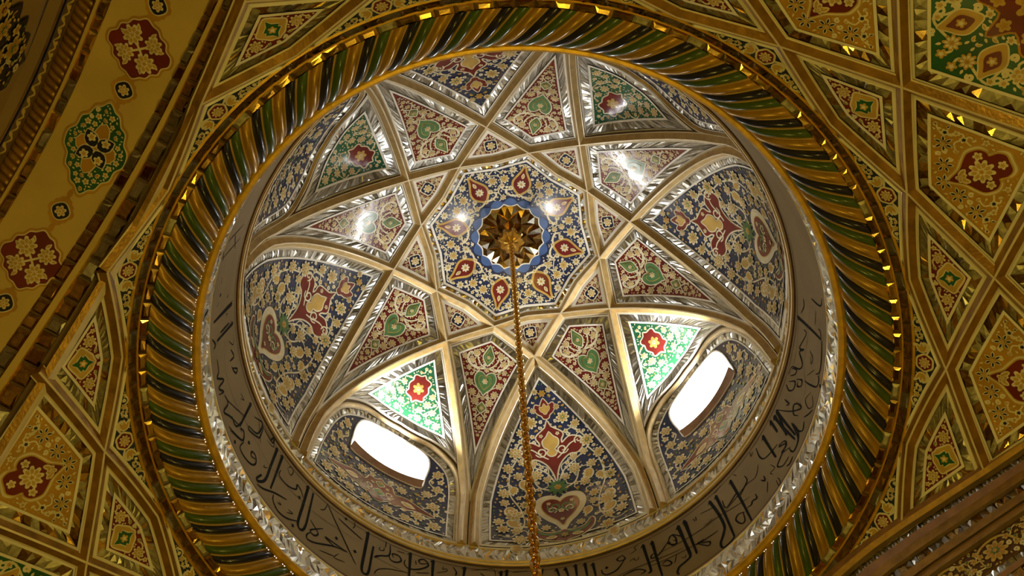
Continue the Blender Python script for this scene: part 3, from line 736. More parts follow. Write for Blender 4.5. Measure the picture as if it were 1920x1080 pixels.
# ================================================================ DRUM, RIM AND FLUTED RING
def ring_grid(mb, prof, n, mks, smooth=True, a0=0.0):     # surface of revolution about the axis, prof = (r, z) list
    k = len(prof); vs = []
    for i in range(n):
        a = 2*PI*i/n+a0
        for r, z in prof: vs.append((r*math.cos(a), r*math.sin(a), z))
    for j in range(k-1):
        mk = mks[j] if isinstance(mks, (list, tuple)) else mks
        mb.add([v for i in range(n) for v in (vs[i*k+j], vs[i*k+j+1])], [(2*i, 2*((i+1) % n), 2*((i+1) % n)+1, 2*i+1) for i in range(n)], mk, smooth)
def ring_facets(mb, r0, z0, r1, z1, n, rows, amp, rnd, keys):
    nrm = np.array([-(z0-z1), -(r0-r1)*-1]); L = math.hypot(z0-z1, r1-r0); nr, nz = -abs(z0-z1)/L, -abs(r1-r0)/L
    V = {}
    def vert(i, j):
        i %= n
        if (i, j) not in V:
            f = j/rows; a = 2*PI*(i+(.5 if j % 2 else 0)+(rnd.uniform(-.3, .3)))/n
            if 0 < j < rows: f += rnd.uniform(-.3, .3)/rows
            h = rnd.uniform(0, amp); r = r0+(r1-r0)*f+nr*h; z = z0+(z1-z0)*f+nz*h
            V[(i, j)] = (r*math.cos(a), r*math.sin(a), z)
        return V[(i, j)]
    for j in range(rows):
        for i in range(n):
            a, b, c, d_ = vert(i, j), vert(i+1, j), vert(i+1, j+1), vert(i, j+1)
            for t in (((a, b, d_), (b, c, d_)) if j % 2 else ((a, b, c), (a, c, d_))):
                x = tuple(sum(p[q] for p in t)/3+rnd.uniform(-1, 1)*amp*.8 for q in range(3))
                if rnd.random() < .5: mb.add(list(t), [(0, 1, 2)], rnd.choice(keys), False)
                else:
                    for e in range(3): mb.add([t[e], t[(e+1) % 3], x], [(0, 1, 2)], rnd.choice(keys), False)
CORN = (0, 0, 3.5)
rnd = random.Random(21)
drum = link('wall_drum', None, None, U(CORN)); tag(drum, kind='structure')
def part(root, org, name, b, kind=None):
    o = link(name, b.mesh(name, org), root)
    if kind: o['kind'] = kind
    return o
SIL = ('silver',)*6+('smoke', 'smoke', 'amber')
b = MB(); ring_grid(b, [(1.046, 3.67), (1.046, 3.50), (1.03, 3.47)], 128, 'shadow'); part(drum, CORN, 'wall_backing', b)
b = MB(); ring_facets(b, 1.043, 3.660, 1.040, 3.522, 400, 3, .007, rnd, SIL); part(drum, CORN, 'mirror_mosaic', b, 'stuff')
b = MB(); ring_grid(b, [(1.043, 3.664), (1.036, 3.664), (1.036, 3.657), (1.043, 3.655)], 160, 'ridge'); part(drum, CORN, 'upper_fillet', b)
b = MB(); ring_grid(b, [(1.040, 3.524), (1.004, 3.522), (.998, 3.515), (1.000, 3.508), (1.006, 3.505), (1.003, 3.499), (1.005, 3.493), (1.010, 3.490), (1.010, 3.483), (1.016, 3.480)], 180, ['gold', 'ridge', 'ridge', 'gold', 'shadow', 'ridge', 'gold', 'shadow', 'hair']); part(drum, CORN, 'cornice', b)
b = MB(); ring_grid(b, [(1.0155, 3.482), (1.0155, 3.108)], 180, 'band'); part(drum, CORN, 'inscription_ground', b)
b = MB(); ring_grid(b, [(1.0155, 3.110), (1.009, 3.107), (1.009, 3.101), (1.014, 3.098)], 180, 'ridge'); ring_grid(b, [(1.0148, 3.128), (1.0148, 3.124)], 180, 'hair'); ring_grid(b, [(1.0148, 3.462), (1.0148, 3.458)], 180, 'hair'); part(drum, CORN, 'lower_fillet', b)
b = MB(); ring_facets(b, 1.014, 3.098, 1.006, 2.972, 400, 3, .007, rnd, SIL); part(drum, CORN, 'mirror_mosaic', b, 'stuff')
b = MB(); ring_grid(b, [(1.02, 3.10), (1.012, 2.965)], 128, 'shadow'); part(drum, CORN, 'wall_backing', b)

# the painted inscription of the drum: strokes as (azimuth in 1/100 degree, height in 1/1000)
STROKES = [
('T', [(23088,3450),(23060,3331),(23040,3223),(23171,3172),(23243,3172),(23173,3220)]),
('T', [(22889,3450),(22860,3327),(22839,3215)]),
('M', [(23173,3150),(23000,3169),(22700,3222),(22381,3260)]),
('T', [(22006,3454),(21977,3325),(21950,3203),(21833,3182),(21763,3221),(21794,3336),(21839,3449)]),
('M', [(21962,3211),(22224,3168),(22476,3155),(22670,3176),(22719,3206)]),
('M', [(23936,3225),(23956,3177),(23769,3172),(23514,3193),(23424,3228),(23506,3259),(23639,3250),(23605,3226),(23473,3247)]),
('M', [(24466,3158),(24185,3190),(23971,3225),(24055,3261),(24170,3250),(24116,3239)]),
('M', [(24539,3216),(24299,3220),(24227,3310)]),
('M', [(24021,3330),(23965,3312),(23695,3352),(23627,3376),(23665,3452)]),
('N', [(23437,3416),(23199,3433),(23281,3469),(23342,3455),(23274,3439)]),
('N', [(22658,3428),(22519,3409),(22486,3448),(22579,3458),(22641,3434)]),
('M', [(22788,3372),(22771,3336),(22513,3335),(22274,3366),(22272,3401),(22121,3389),(22038,3365)]),
('M', [(21438,3464),(20916,3342),(20449,3221)]),
('M', [(21084,3428),(20750,3411),(20428,3393)]),
('N', [(21562,3390),(21462,3413),(21432,3459)]),
('M', [(21699,3283),(21443,3246),(21508,3216),(21624,3227),(21361,3294)]),
('M', [(21608,3215),(21671,3186),(21624,3166),(21441,3180),(21006,3242),(20685,3261)]),
('M', [(20685,3261),(21258,3258),(21006,3242)]),
('T', [(20330,3458),(20316,3323),(20301,3216),(20215,3195),(20143,3215),(20143,3309),(20149,3391)]),
('N', [(20709,3474),(20671,3453),(20704,3425)]),
('N', [(21299,3160),(20949,3188)]),
('N', [(20867,3218),(20940,3180),(20696,3195)]),
('H', [(24082,3314),(23557,3326),(23110,3316),(22507,3331),(21778,3340),(20976,3362),(20450,3374)]),
('H', [(23918,3452),(23557,3326),(23135,3216)]),
('N', [(23210,3284),(23203,3269),(23112,3292)]),
('N', [(22552,3209),(22464,3200),(22571,3193)]),
('N', [(22266,3220),(22133,3222),(22273,3197)]),
('D', [(24134,3155)]),
('D', [(23810,3263)]),
('D', [(20912,3457)]),
('D', [(20529,3293)]),
('D', [(22121,3344)]),
('D', [(22038,3162)]),
('D', [(21008,3298)]),
('N', [(19881,3466),(19876,3423)]),
('N', [(19996,3412),(20004,3390),(19906,3398),(19908,3418)]),
('M', [(19780,3453),(19762,3385),(19957,3354),(20075,3327),(20021,3348)]),
('M', [(19762,3385),(19712,3359),(19579,3359),(19480,3381),(19539,3407),(19694,3404),(19657,3379)]),
('H', [(20064,3329),(19670,3325),(19232,3320)]),
('T', [(19295,3453),(19277,3379),(19257,3304)]),
('M', [(19390,3399),(19398,3372),(19290,3351),(19081,3367),(18881,3406),(18891,3432),(18983,3446),(19085,3429),(19035,3411),(18888,3425)]),
('N', [(19159,3421),(19136,3394)]),
('T', [(18768,3453),(18754,3346)]),
('N', [(20001,3224),(19993,3244),(19902,3272),(19656,3302),(19276,3321)]),
('N', [(18527,3436),(18542,3415),(18460,3424),(18456,3408),(18660,3383)]),
('M', [(18317,3447),(18236,3416),(18253,3392)]),
('T', [(18054,3456),(18076,3393)]),
('N', [(17926,3446),(17623,3463),(17414,3470),(17373,3424)]),
('M', [(17705,3435),(17621,3418)]),
('T', [(17247,3453),(17259,3414)]),
('T', [(17121,3464),(17136,3415)]),
('N', [(16998,3452),(16663,3463)]),
('N', [(19113,3341),(18824,3366)]),
('N', [(19600,3436),(19423,3442)]),
('M', [(16451,3456),(16367,3420)]),
('M', [(16322,3469),(16367,3420)]),
('T', [(16023,3450),(15977,3405)]),
('T', [(15825,3447),(15783,3395)]),
('T', [(15598,3456),(15600,3384)]),
('T', [(15387,3451),(15378,3368)]),
('T', [(15213,3437),(15197,3353)]),
('M', [(14529,3431),(14672,3417),(14620,3398),(14497,3400),(14531,3428)]),
('M', [(14509,3398),(14720,3350),(14940,3340),(15037,3356),(15052,3383)]),
('D', [(14933,3385)]),
('N', [(14149,3453),(14247,3446),(14217,3428),(14384,3416)]),
('N', [(14202,3379),(14218,3361),(14293,3365),(14303,3379),(14373,3375),(14423,3368)]),
('T', [(14040,3434),(14023,3341),(14014,3257),(14085,3251)]),
('T', [(13827,3426),(13821,3306),(13813,3194)]),
('N', [(14728,3309),(14312,3315),(13876,3307),(13208,3283)]),
('M', [(14629,3298),(14322,3304),(14131,3273),(14249,3263)]),
('M', [(13462,3381),(13406,3398),(13313,3396),(13166,3355)]),
('M', [(13458,3373),(13424,3340),(13312,3334),(13312,3354),(13372,3365)]),
('M', [(13478,3377),(13737,3332),(13924,3327),(13917,3346),(13830,3353)]),
('T', [(13154,3425),(13134,3322),(13109,3220),(13216,3201),(13413,3191),(13487,3166),(13462,3150)]),
('T', [(12971,3422),(12973,3305),(12969,3201)]),
('M', [(13767,3259),(13656,3236),(13542,3237),(13621,3268),(13742,3262)]),
('N', [(13390,3269),(13484,3227)]),
('N', [(13196,3236),(13235,3223),(13312,3237)]),
('N', [(14007,3287),(13000,3258),(12725,3243)]),
('N', [(12714,3412),(12725,3385)]),
('T', [(12863,3251),(12718,3248)]),
('T', [(12285,3428),(12209,3326),(12191,3232),(12277,3194),(12412,3158),(12391,3126),(12209,3123),(12080,3131)]),
('T', [(12102,3427),(12077,3275),(12080,3131)]),
('T', [(11643,3429),(11608,3270),(11595,3124)]),
('M', [(12009,3372),(11987,3314),(11653,3334),(11623,3305),(11410,3321),(11280,3338),(11293,3375)]),
('M', [(11646,3199),(11811,3221),(11904,3204),(11826,3161),(11725,3161),(11688,3210)]),
('M', [(11564,3208),(11453,3199),(11384,3210),(11272,3200),(11257,3226)]),
('T', [(10443,3430),(10434,3344),(10421,3255)]),
('M', [(10728,3430),(10755,3369),(10679,3328),(10429,3308),(10228,3297)]),
('N', [(10910,3453),(10930,3424),(10843,3438)]),
('T', [(10075,3428),(10065,3345)]),
('T', [(9916,3424),(9912,3261)]),
('T', [(9804,3426),(9780,3313),(9744,3201)]),
('N', [(10881,3341),(11078,3302),(11410,3321),(12136,3299)]),
('M', [(9638,3260),(9637,3201),(9754,3165),(9982,3158),(10064,3186)]),
('M', [(10079,3269),(10235,3277),(10059,3239),(10345,3225),(10501,3211),(10382,3178),(10162,3175)]),
('N', [(10625,3261),(10573,3223),(10722,3227),(10682,3204)]),
('M', [(10996,3256),(10919,3228),(10893,3257)]),
('N', [(10871,3209),(11007,3166)]),
('N', [(10690,3165),(10698,3127),(10624,3135),(10631,3167)]),
('M', [(10322,3154),(10220,3142),(10080,3148)]),
('T', [(13168,3426),(13138,3320),(13122,3222)]),
('T', [(12993,3434),(12977,3320),(12962,3211)]),
('M', [(13424,3391),(13490,3363),(13330,3335),(13292,3368),(13341,3402),(13146,3356)]),
('M', [(12887,3254),(12678,3198),(12618,3214),(12791,3244),(12359,3236)]),
('N', [(12593,3408),(12205,3377)]),
('N', [(13689,3337),(12654,3314),(12205,3305),(11397,3244)]),
('N', [(11892,3462),(12120,3453)]),
('N', [(11513,3448),(11454,3421)]),
('N', [(12603,3323),(12494,3320),(12373,3323)]),
('N', [(12780,3411),(12758,3386)]),
('T', [(7733,3446),(7699,3305),(7683,3181)]),
('N', [(7683,3181),(7540,3192),(7543,3217)]),
('M', [(7855,3369),(7893,3340),(8285,3394),(8231,3344),(8366,3386),(8511,3335),(8662,3352),(8782,3429),(8985,3445)]),
('M', [(8962,3420),(8843,3382),(8737,3379),(8807,3425)]),
('M', [(9090,3418),(8964,3364),(9113,3357),(9230,3392),(9200,3436)]),
('M', [(8902,3337),(8989,3332),(8911,3299),(8800,3307),(8897,3356)]),
('M', [(8751,3278),(8705,3224),(8606,3162),(8452,3154),(8393,3169)]),
('D', [(8520,3131)]),
('N', [(8825,3182),(8971,3152),(9105,3181),(9029,3228),(8794,3195)]),
('M', [(9325,3192),(9193,3165),(9038,3142)]),
('M', [(9664,3271),(9652,3210),(9543,3164),(9389,3179)]),
('M', [(9785,3435),(9511,3315),(9254,3240),(9248,3277),(9362,3309),(9492,3282),(9423,3242)]),
('T', [(9796,3412),(9932,3269)]),
('T', [(10077,3437),(10076,3346)]),
('T', [(9937,3425),(9883,3301),(9812,3190)]),
('T', [(10431,3431),(10434,3266)]),
('M', [(10220,3284),(10041,3258),(10069,3232),(10253,3235),(9999,3196)]),
('M', [(9670,3260),(9733,3173),(9997,3160),(10047,3201)]),
('H', [(7377,3469),(7954,3436),(8566,3420),(9121,3431)]),
('H', [(7084,3303),(7731,3321),(8506,3318),(8891,3249),(9565,3284)]),
('M', [(7682,3174),(8247,3158),(8413,3191)]),
('M', [(7229,3385),(7373,3378),(7593,3413)]),
('M', [(7052,3285),(7024,3187),(6832,3162)]),
('N', [(7212,3240),(7531,3250)]),
('M', [(9460,3403),(9433,3351),(9517,3371)]),
('N', [(8211,3268),(8326,3250),(8191,3244),(8120,3284)]),
('N', [(8368,3212),(8620,3269)]),
('T', [(26474,3414),(26538,3177)]),
('T', [(26053,3421),(26092,3216)]),
('M', [(26147,3381),(26170,3262)]),
('M', [(26247,3156),(26070,3194),(26018,3170)]),
('N', [(26322,3344),(26388,3355),(26396,3332)]),
('N', [(25768,3430),(25635,3406),(25802,3360)]),
('M', [(25608,3368),(25408,3395),(25425,3336)]),
('M', [(25251,3350),(25115,3404),(25088,3374),(25299,3345)]),
('M', [(25757,3198),(25517,3198),(25446,3169),(25262,3235),(25246,3166),(25078,3208),(25143,3152)]),
('M', [(25008,3208),(24806,3218),(24782,3156),(24559,3201),(24196,3255)]),
('T', [(24263,3427),(24226,3250)]),
('N', [(24875,3219),(24212,3334)]),
('N', [(24658,3368),(24482,3379),(24585,3352)]),
('M', [(24015,3409),(23731,3454),(23726,3368),(24014,3329)]),
('N', [(23853,3440),(23510,3344)]),
('M', [(23630,3446),(23266,3447),(23293,3489),(23334,3446)]),
('M', [(24379,3159),(23989,3220),(24055,3264),(24174,3249)]),
('H', [(25927,3298),(25385,3273),(24631,3288),(23724,3340)]),
('N', [(27106,3137),(27219,3147)]),
('N', [(26772,3211),(26840,3230)]),
('N', [(28220,3376),(28149,3173)]),
('N', [(27909,3394),(27814,3149)]),
('N', [(26518,3433),(26554,3215)]),
('N', [(28119,3123),(27739,3184)]),
('N', [(28154,3266),(27742,3344)]),
('N', [(27346,3229),(27207,3227)]),
('N', [(26796,3360),(26731,3345),(26755,3362)]),
('D', [(28313,3124)]),
('D', [(26967,3242)]),
]
class Band:
    def map(s, u, z, h=0.0): r = 1.0148-h; return (r*math.cos(u/1.0148), r*math.sin(u/1.0148), z)
BAND = Band(); SW = {'T': .0135, 'M': .0085, 'N': .0045, 'H': .0022}
for kind, Q in STROKES:
    P = np.array([(rad(a/100)*1.0148, z/1000) for a, z in Q]); b = MB()
    if kind == 'D': fill(b, BAND, P[0]+np.array([(0, .011), (.008, 0), (0, -.011), (-.008, 0)]), 'ink', .0006)
    else:
        C_ = catmull(P, 5); T_ = np.gradient(C_, axis=0); T_ /= np.hypot(T_[:, 0], T_[:, 1])[:, None]+1e-12; n_ = len(C_); w_ = SW[kind]
        pen = np.array([math.cos(.9), math.sin(.9)])     # reed pen held at a slant
        ww = np.array([w_*(.62+.38*abs(T_[i][0]*pen[1]-T_[i][1]*pen[0]))*(1.15-.45*i/(n_-1) if kind == 'T' else min(1, .45+2.2*min(i, n_-1-i)/(n_-1))) for i in range(n_)])[:, None]
        N_ = np.stack([-T_[:, 1], T_[:, 0]], 1); A, B = C_+N_*ww/2, C_-N_*ww/2
        b.add([BAND.map(p[0], p[1], .0006) for p in A]+[BAND.map(p[0], p[1], .0006) for p in B], [(i, i+1, n_+i+1, n_+i) for i in range(n_-1)], 'hair' if kind == 'H' else 'ink', True)
        if kind == 'T':  # wedge serif at the head of the tall letters
            h0, d0 = C_[0], -T_[0]; q = np.array([-d0[1], d0[0]])*w_
            fill(b, BAND, [h0+q*.55, h0+d0*.012, h0-q*1.1-d0*.012, h0-d0*.004], 'ink', .0007)
    part(drum, CORN, 'letter_stroke', b)

RING = (0, 0, 2.9)
rim = link('fluted_ring', None, None, U(RING)); tag(rim, 'great spiral-fluted ring of gold, green and navy around the mouth of the dome', 'moulding')
b = MB(); ring_grid(b, [(1.006, 2.972), (.999, 2.966), (.998, 2.958), (1.003, 2.950), (1.012, 2.947), (1.021, 2.948), (1.026, 2.954), (1.024, 2.964)], 200, 'rim'); part(rim, RING, 'rim_bar', b)
# profile of the ring: quarter turn from the rim down and out to the mirror ledge
RA, ZA, RF, ZF = 1.026, 2.952, 1.121, 2.829
def fl_prof(t, h):
    q = t*PI/2; r = RF-(RF-RA)*math.cos(q); z = ZA-(ZA-ZF)*math.sin(q)
    nr, nz = -math.cos(q), -math.sin(q); return r+nr*h, z+nz*h
NF = 165; DA = 2*PI/NF; TW = rad(6.8)
def flute_mesh(w0, w1, amp, base, mk, nm, nt=14, nw=5):
    b = MB(); vs = []
    for i in range(nt+1):
        t = i/nt; end = min(1, 6*t+.35, 6*(1-t)+.35)
        for j in range(nw+1):
            f = j/nw; h = base+amp*math.sin(PI*f)**.7*end; r, z = fl_prof(t, h); a = TW*t+DA*(w0+(w1-w0)*f)
            vs.append((r*math.cos(a), r*math.sin(a), z))
    k = nw+1; b.add(vs, [(i*k+j, i*k+j+1, (i+1)*k+j+1, (i+1)*k+j) for i in range(nt) for j in range(nw)], mk, True)
    return b.mesh(nm, RING)
fm = [flute_mesh(-.40, .40, .0135, .0, m_, 'flute') for m_ in ('fl_navy', 'fl_green', 'fl_gold')]
bm_ = flute_mesh(.40, .60, .006, .0, 'bead', 'flute_bead', 14, 3)
PH0 = rad(65.18)
for i in range(NF):
    link('flute', fm[i % 3], rim, None, PH0+i*DA)
for i in range(NF): link('flute_bead', bm_, rim, None, PH0+i*DA)
b = MB(); ring_grid(b, [fl_prof(t, -.003) for t in np.linspace(0, 1, 10)], 160, 'shadow'); part(rim, RING, 'ring_core', b)

# two rows of cut mirror tiles around the ring, with thin gilded lines
mr = link('mirror_ledge', None, None, U(RING)); tag(mr, 'double row of brown and amber mirror tiles framing the fluted ring', 'mirror ledge')
NT = 132; tiles = []
def tile_mesh(r0, z0, r1, z1, mk, amp, sd):
    rn = random.Random(sd); b = MB(); g = .04; a0, a1 = 2*PI/NT*(-.5+g), 2*PI/NT*(.5-g)
    P = lambda r, z, a: (r*math.cos(a), r*math.sin(a), z)
    q = [P(r0, z0, a0), P(r0, z0, a1), P(r1, z1, a1), P(r1, z1, a0)]
    nr, nz = -abs(z0-z1), -abs(r1-r0); L = math.hypot(nr, nz); nr, nz = nr/L, nz/L
    def In(fr, fa, h): r = r0+(r1-r0)*fr+nr*h; z = z0+(z1-z0)*fr+nz*h; return P(r, z, a0+(a1-a0)*fa)
    k = [In(.25, .18, amp*rn.uniform(.5, 1.1)), In(.25, .8, amp*rn.uniform(.5, 1.1)), In(.75, .82, amp*rn.uniform(.5, 1.1)), In(.75, .2, amp*rn.uniform(.5, 1.1))]
    for f in ((0, 1, 5, 4), (1, 2, 6, 5), (2, 3, 7, 6), (3, 0, 4, 7)): b.add([(q+k)[j] for j in f], [(0, 1, 2, 3)], mk, False)
    b.add(k, [(0, 1, 2, 3)], mk, False)
    return b.mesh('mirror_tile', RING)
up = [tile_mesh(1.121, 2.828, 1.142, 2.817, m_, .003, s_) for s_, m_ in enumerate(('amber', 'brownmirror', 'amber', 'brownmirror', 'amber', 'dull', 'amber', 'brownmirror'))]
dn = [tile_mesh(1.145, 2.815, 1.163, 2.789, m_, .003, 10+s_) for s_, m_ in enumerate(('brownmirror', 'brownmirror', 'smoke', 'brownmirror'))]
for i in range(NT):
    link('mirror_tile', rnd.choice(up), mr, None, 2*PI*i/NT); link('mirror_tile', rnd.choice(dn), mr, None, 2*PI*(i+.4)/NT)
b = MB(); ring_grid(b, [(1.1415, 2.820), (1.142, 2.813), (1.146, 2.813)], 200, 'rim'); ring_grid(b, [(1.162, 2.793), (1.162, 2.784), (1.169, 2.783), (1.172, 2.794)], 200, 'rim'); part(mr, RING, 'gilded_line', b)
b = MB(); ring_grid(b, [(1.117, 2.834), (1.146, 2.821), (1.165, 2.795), (1.174, 2.80)], 160, 'shadow'); part(mr, RING, 'ledge_backing', b)

# ================================================================ LOWER VAULT (fourteen-fold net of ribs and panels)
STEP = 360/14; PH = math.degrees(0.3844)
RB2, RS2, RO2, RP2, RQ2 = 1.183, 1.237, 1.348, 1.56, 1.95
W1N, W1D = -69.54, 1.193     # wall planes: direction of the outward normal, distance from the axis
W2N, W2D = 115.8, 1.170
def in_bay(az, r): return r*math.cos(rad(az-W1N)) < W1D+.02 and r*math.cos(rad(az-W2N)) < W2D+.02
# backing of the vault
b = MB(); na, nr_ = 196, 30; rr = np.concatenate([np.linspace(1.165, 1.6, 16), np.linspace(1.65, 2.9, 14)])
G = [[(r*math.cos(2*PI*i/na), r*math.sin(2*PI*i/na), (vz(r)+.012)) for r in rr] for i in range(na)]
fs, vs = [], [p for row in G for p in row]; k = len(rr)
for i in range(na):
    for j in range(k-1):
        a = 360*(i+.5)/na; rm = (rr[j]+rr[j+1])/2
        if rm*math.cos(rad(a-W1N)) < W1D+.012 and rm*math.cos(rad(a-W2N)) < W2D+.012: fs.append((i*k+j, i*k+j+1, ((i+1) % na)*k+j+1, ((i+1) % na)*k+j))
b.add(vs, fs, 'shadow', True)
vb = link('ceiling', b.mesh('vault_shell', RING), None, U(RING)); tag(vb, kind='structure')
# ribs
net = link('trim_2', None, None, U(RING)); tag(net, kind='structure')
VN = lambda r: np.array([-.72, 0, -.69])
def vseg(p, q, n):
    out = []
    for f in np.linspace(0, 1, n):
        x, y = np.array(p)*(1-f)+np.array(q)*f; r = math.hypot(x, y); out.append((x, y, vz(r)))
    return out
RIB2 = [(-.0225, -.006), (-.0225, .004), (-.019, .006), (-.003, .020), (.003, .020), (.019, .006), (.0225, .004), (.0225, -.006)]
RIB2M = ['shadow', 'ridge', 'darkgold', 'ridge', 'darkgold', 'ridge', 'shadow']  # shade along the vault ribs painted on their flanks too
for k in range(28):
    hk_, sgn = k//2, (1 if k % 2 else -1)
    base = PH+STEP*(hk_+.5)   # starts at B, goes through S, O, P
    P = [pol(RB2, base), pol(RS2, base+sgn*STEP/2), pol(RO2, base+sgn*STEP), pol(RP2, base+sgn*STEP*1.5), pol(RQ2, base+sgn*STEP*2)]
    az = [base+sgn*STEP*.5*i for i in range(5)]; rs = [RB2, RS2, RO2, RP2, RQ2]
    pts = []
    for i in range(4):
        if not (in_bay((az[i]+az[i+1])/2, (rs[i]+rs[i+1])/2*.99) and in_bay(az[i+1], rs[i+1]*.965)): break
        s_ = vseg(P[i], P[i+1], 6); pts += s_ if not pts else s_[1:]
    if len(pts) < 3: continue
    nn = []
    for x, y, z in pts:
        r = math.hypot(x, y); nn.append(np.array([-.72*x/r, -.72*y/r, -.69]))
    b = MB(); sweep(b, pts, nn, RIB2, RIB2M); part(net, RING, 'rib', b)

def vplan(p, q, n=8): return plan_side(p, q, n, VAULT)
AMB = ('dull', 'dull', 'smoke', 'dull', 'amber')
def lab(txt): return lambda w: txt % clock(w, RING_PX)
HV = .0068
# spandrels against the ring
rnd = random.Random(31); hs = STEP/2
vp = Panel(VAULT, VAULT.inv(1.2, 0))
arc = np.array([VAULT.inv(1.173, rad(a)) for a in np.linspace(-hs*.86, hs*.86, 22)])
def trim_poly(p, q, f0, f1, n=8): p, q = np.array(p), np.array(q); return vplan(p*(1-f0)+q*f0, p*(1-f1)+q*f1, n)
e0, e1 = VAULT.inv(*(lambda p: (math.hypot(*p), math.atan2(p[1], p[0])))(np.array(pol(RB2, hs))*.9+np.array(pol(RS2, 0))*.1)), None
sides = ccw([np.vstack([arc[0:1], arc[1:]]), np.array([arc[-1], VAULT.inv(1.19, rad(hs*.86))]), vplan(pol(1.19, hs*.86), pol(RS2, 0)), vplan(pol(RS2, 0), pol(1.19, -hs*.86)), np.array([VAULT.inv(1.19, rad(-hs*.86)), arc[0]])])
reg = []
S_in = vplan(np.array(pol(RB2, hs))*.88+np.array(pol(RS2, 0))*.12, pol(RS2, 0), 10); S_in2 = S_in*np.array([-1, 1])
top_ = offset(S_in, 0)[1:-1]
def off1(P, d): return offset(P, d)[1:-1]
sg = 1 if off1(S_in, .02)[-1][1] < S_in[-1][1] else -1
A_ = off1(S_in, sg*.023); B_ = off1(S_in, sg*.030); C_ = off1(S_in, sg*.030)
def clipx(P): return np.array([p for p in P if p[0] >= 0] + [np.array([0, np.interp(0, P[::-1][:, 0], P[::-1][:, 1])])])
A_, B_ = clipx(A_), clipx(B_)
ed = vp.mb('edging')
for f in (1, -1): strip(ed, VAULT, A_*np.array([f, 1]), B_*np.array([f, 1]), 12, 'white', .004, .007)
arcu = np.array([p for p in arc if abs(p[0]) < B_[0][0]])
F = np.vstack([B_, (B_[:-1]*np.array([-1, 1]))[::-1], arcu]); F = F if area(F) > 0 else F[::-1]
fill(vp.mb('painted_ground'), VAULT, F, 'blue', .005, .03)
cy = (B_[-1][1]+arc[11][1])/2-.004; c0 = np.array((0, cy))
med2 = xform(rosette_pts(6, .10), c0, 0, .024); t = vp.piece('flower_medallion'); outline(t, VAULT, med2, .006, HV, 'cream', 'red'); blossom(t, VAULT, c0, .018, HV+2*LV, rnd, 9)
ss = vp.mb('scrollwork', 'stuff')
for f in (1, -1):
    vine(ss, VAULT, [c0+np.array((.028*f, .006)), c0+np.array((.05*f, .014)), c0+np.array((.062*f, -.002)), c0+np.array((.048*f, -.010))], .007, HV+LV)
    for k in range(3): leaf(ss, VAULT, c0+np.array((.03*f, -.006)), (-1.2-.5*k)*f, .036, HV+LV)
garden(vp, VAULT, F, [scale_about(med2, 1.6), c0+np.array([(.02, -.02), (.07, -.02), (.07, .02), (.02, .02)]), c0+np.array([(-.02, -.02), (-.07, -.02), (-.07, .02), (-.02, .02)])], rnd, .011, HV, bigfrac=1, vinew=.004, dens=1.2)
vp.place('ring_spandrel', 'panel', lab('blue flowered spandrel outside the fluted ring, %s of the ring centre'), [PH+STEP*k for k in range(14)], 'blue spandrels outside the fluted ring')

def vkite(k0, r_in, r_side, r_out, half):   # kite in plan
    return ccw([vplan(pol(r_in, 0), pol(r_side, half)), vplan(pol(r_side, half), pol(r_out, 0)), vplan(pol(r_out, 0), pol(r_side, -half)), vplan(pol(r_side, -half), pol(r_in, 0))])
# red kites
rnd = random.Random(32)
vp = Panel(VAULT, VAULT.inv(1.25, 0)); F = frame(vp, vkite(0, RB2, RS2, RO2, hs), rnd, field='red', e0=.021, cell=.022, keys=AMB, wm=.024, amp=.0028)
cy = VAULT.inv(1.258, 0)[1]
ov = np.array([(0, .042), (.012, .036), (.02, .03), (.034, .018), (.05, .004), (.034, -.016), (.022, -.03), (.01, -.034), (0, -.04)]); ov = mirror_shape(ov)*np.array([.9, .9])+np.array([0, cy])
t = vp.piece('gilded_medallion'); outline(t, VAULT, catmull(ov, 3, True), .005, HV, 'cream', 'yellow')
dm = mirror_shape([(0, .036), (.010, .018), (.030, .006), (.022, 0), (.030, -.006), (.010, -.018), (0, -.034)])*np.array([.8, .9])+np.array([0, cy]); outline(t, VAULT, dm, .003, HV+2*LV, 'cream', 'green'); floret(t, VAULT, (0, cy), .012, HV+4*LV, rnd, ('yellow', 'cream'))
garden(vp, VAULT, F, [scale_about(ov, 1.12)], rnd, .017, HV, bigfrac=.8, vinew=.004)
vp.place('vault_kite', 'panel', lab('dark red vault kite panel with gilded medallion, %s of the ring centre'), [PH+STEP*(k+.5) for k in range(14) if k not in (3, 10)], 'red kites of the lower vault')
# ochre panels
rnd = random.Random(33)
vp = Panel(VAULT, VAULT.inv(1.38, 0)); F = frame(vp, vkite(0, RS2, RO2, RP2, hs), rnd, field='ochre', e0=.021, cell=.026, keys=('dull', 'dull', 'brownmirror', 'amber'), wm=.026, amp=.003)
cy = VAULT.inv(1.385, 0)[1]
tr = mirror_shape(catmull([(0, .075), (.022, .074), (.034, .058), (.034, .036), (.046, .034), (.060, .02), (.060, -.008), (.044, -.026), (.022, -.045), (.008, -.07), (0, -.082)], 4))*np.array([1, 1])+np.array([0, cy])
t = vp.piece('trefoil_medallion'); outline(t, VAULT, scale_about(tr, 1.16), .004, HV, 'yellow', 'cream'); outline(t, VAULT, tr, .004, HV+2*LV, 'yellow', 'red')
blossom(t, VAULT, (0, cy+.005), .034, HV+4*LV, rnd, 9); blossom(t, VAULT, (0, cy-.048), .016, HV+4*LV, rnd, 5)
for f in (1, -1): floret(t, VAULT, (.044*f, cy+.012), .013, HV+4*LV, rnd); leaf(t, VAULT, (.02*f, cy-.03), 2.6*f, .03, HV+4*LV)
floret(t, VAULT, (0, cy+.058), .013, HV+4*LV, rnd)
ss = vp.mb('scrollwork', 'stuff'); obst = [scale_about(tr, 1.25)]
ring_ = offset(np.array(F), 0)
cc = np.array([0, cy])
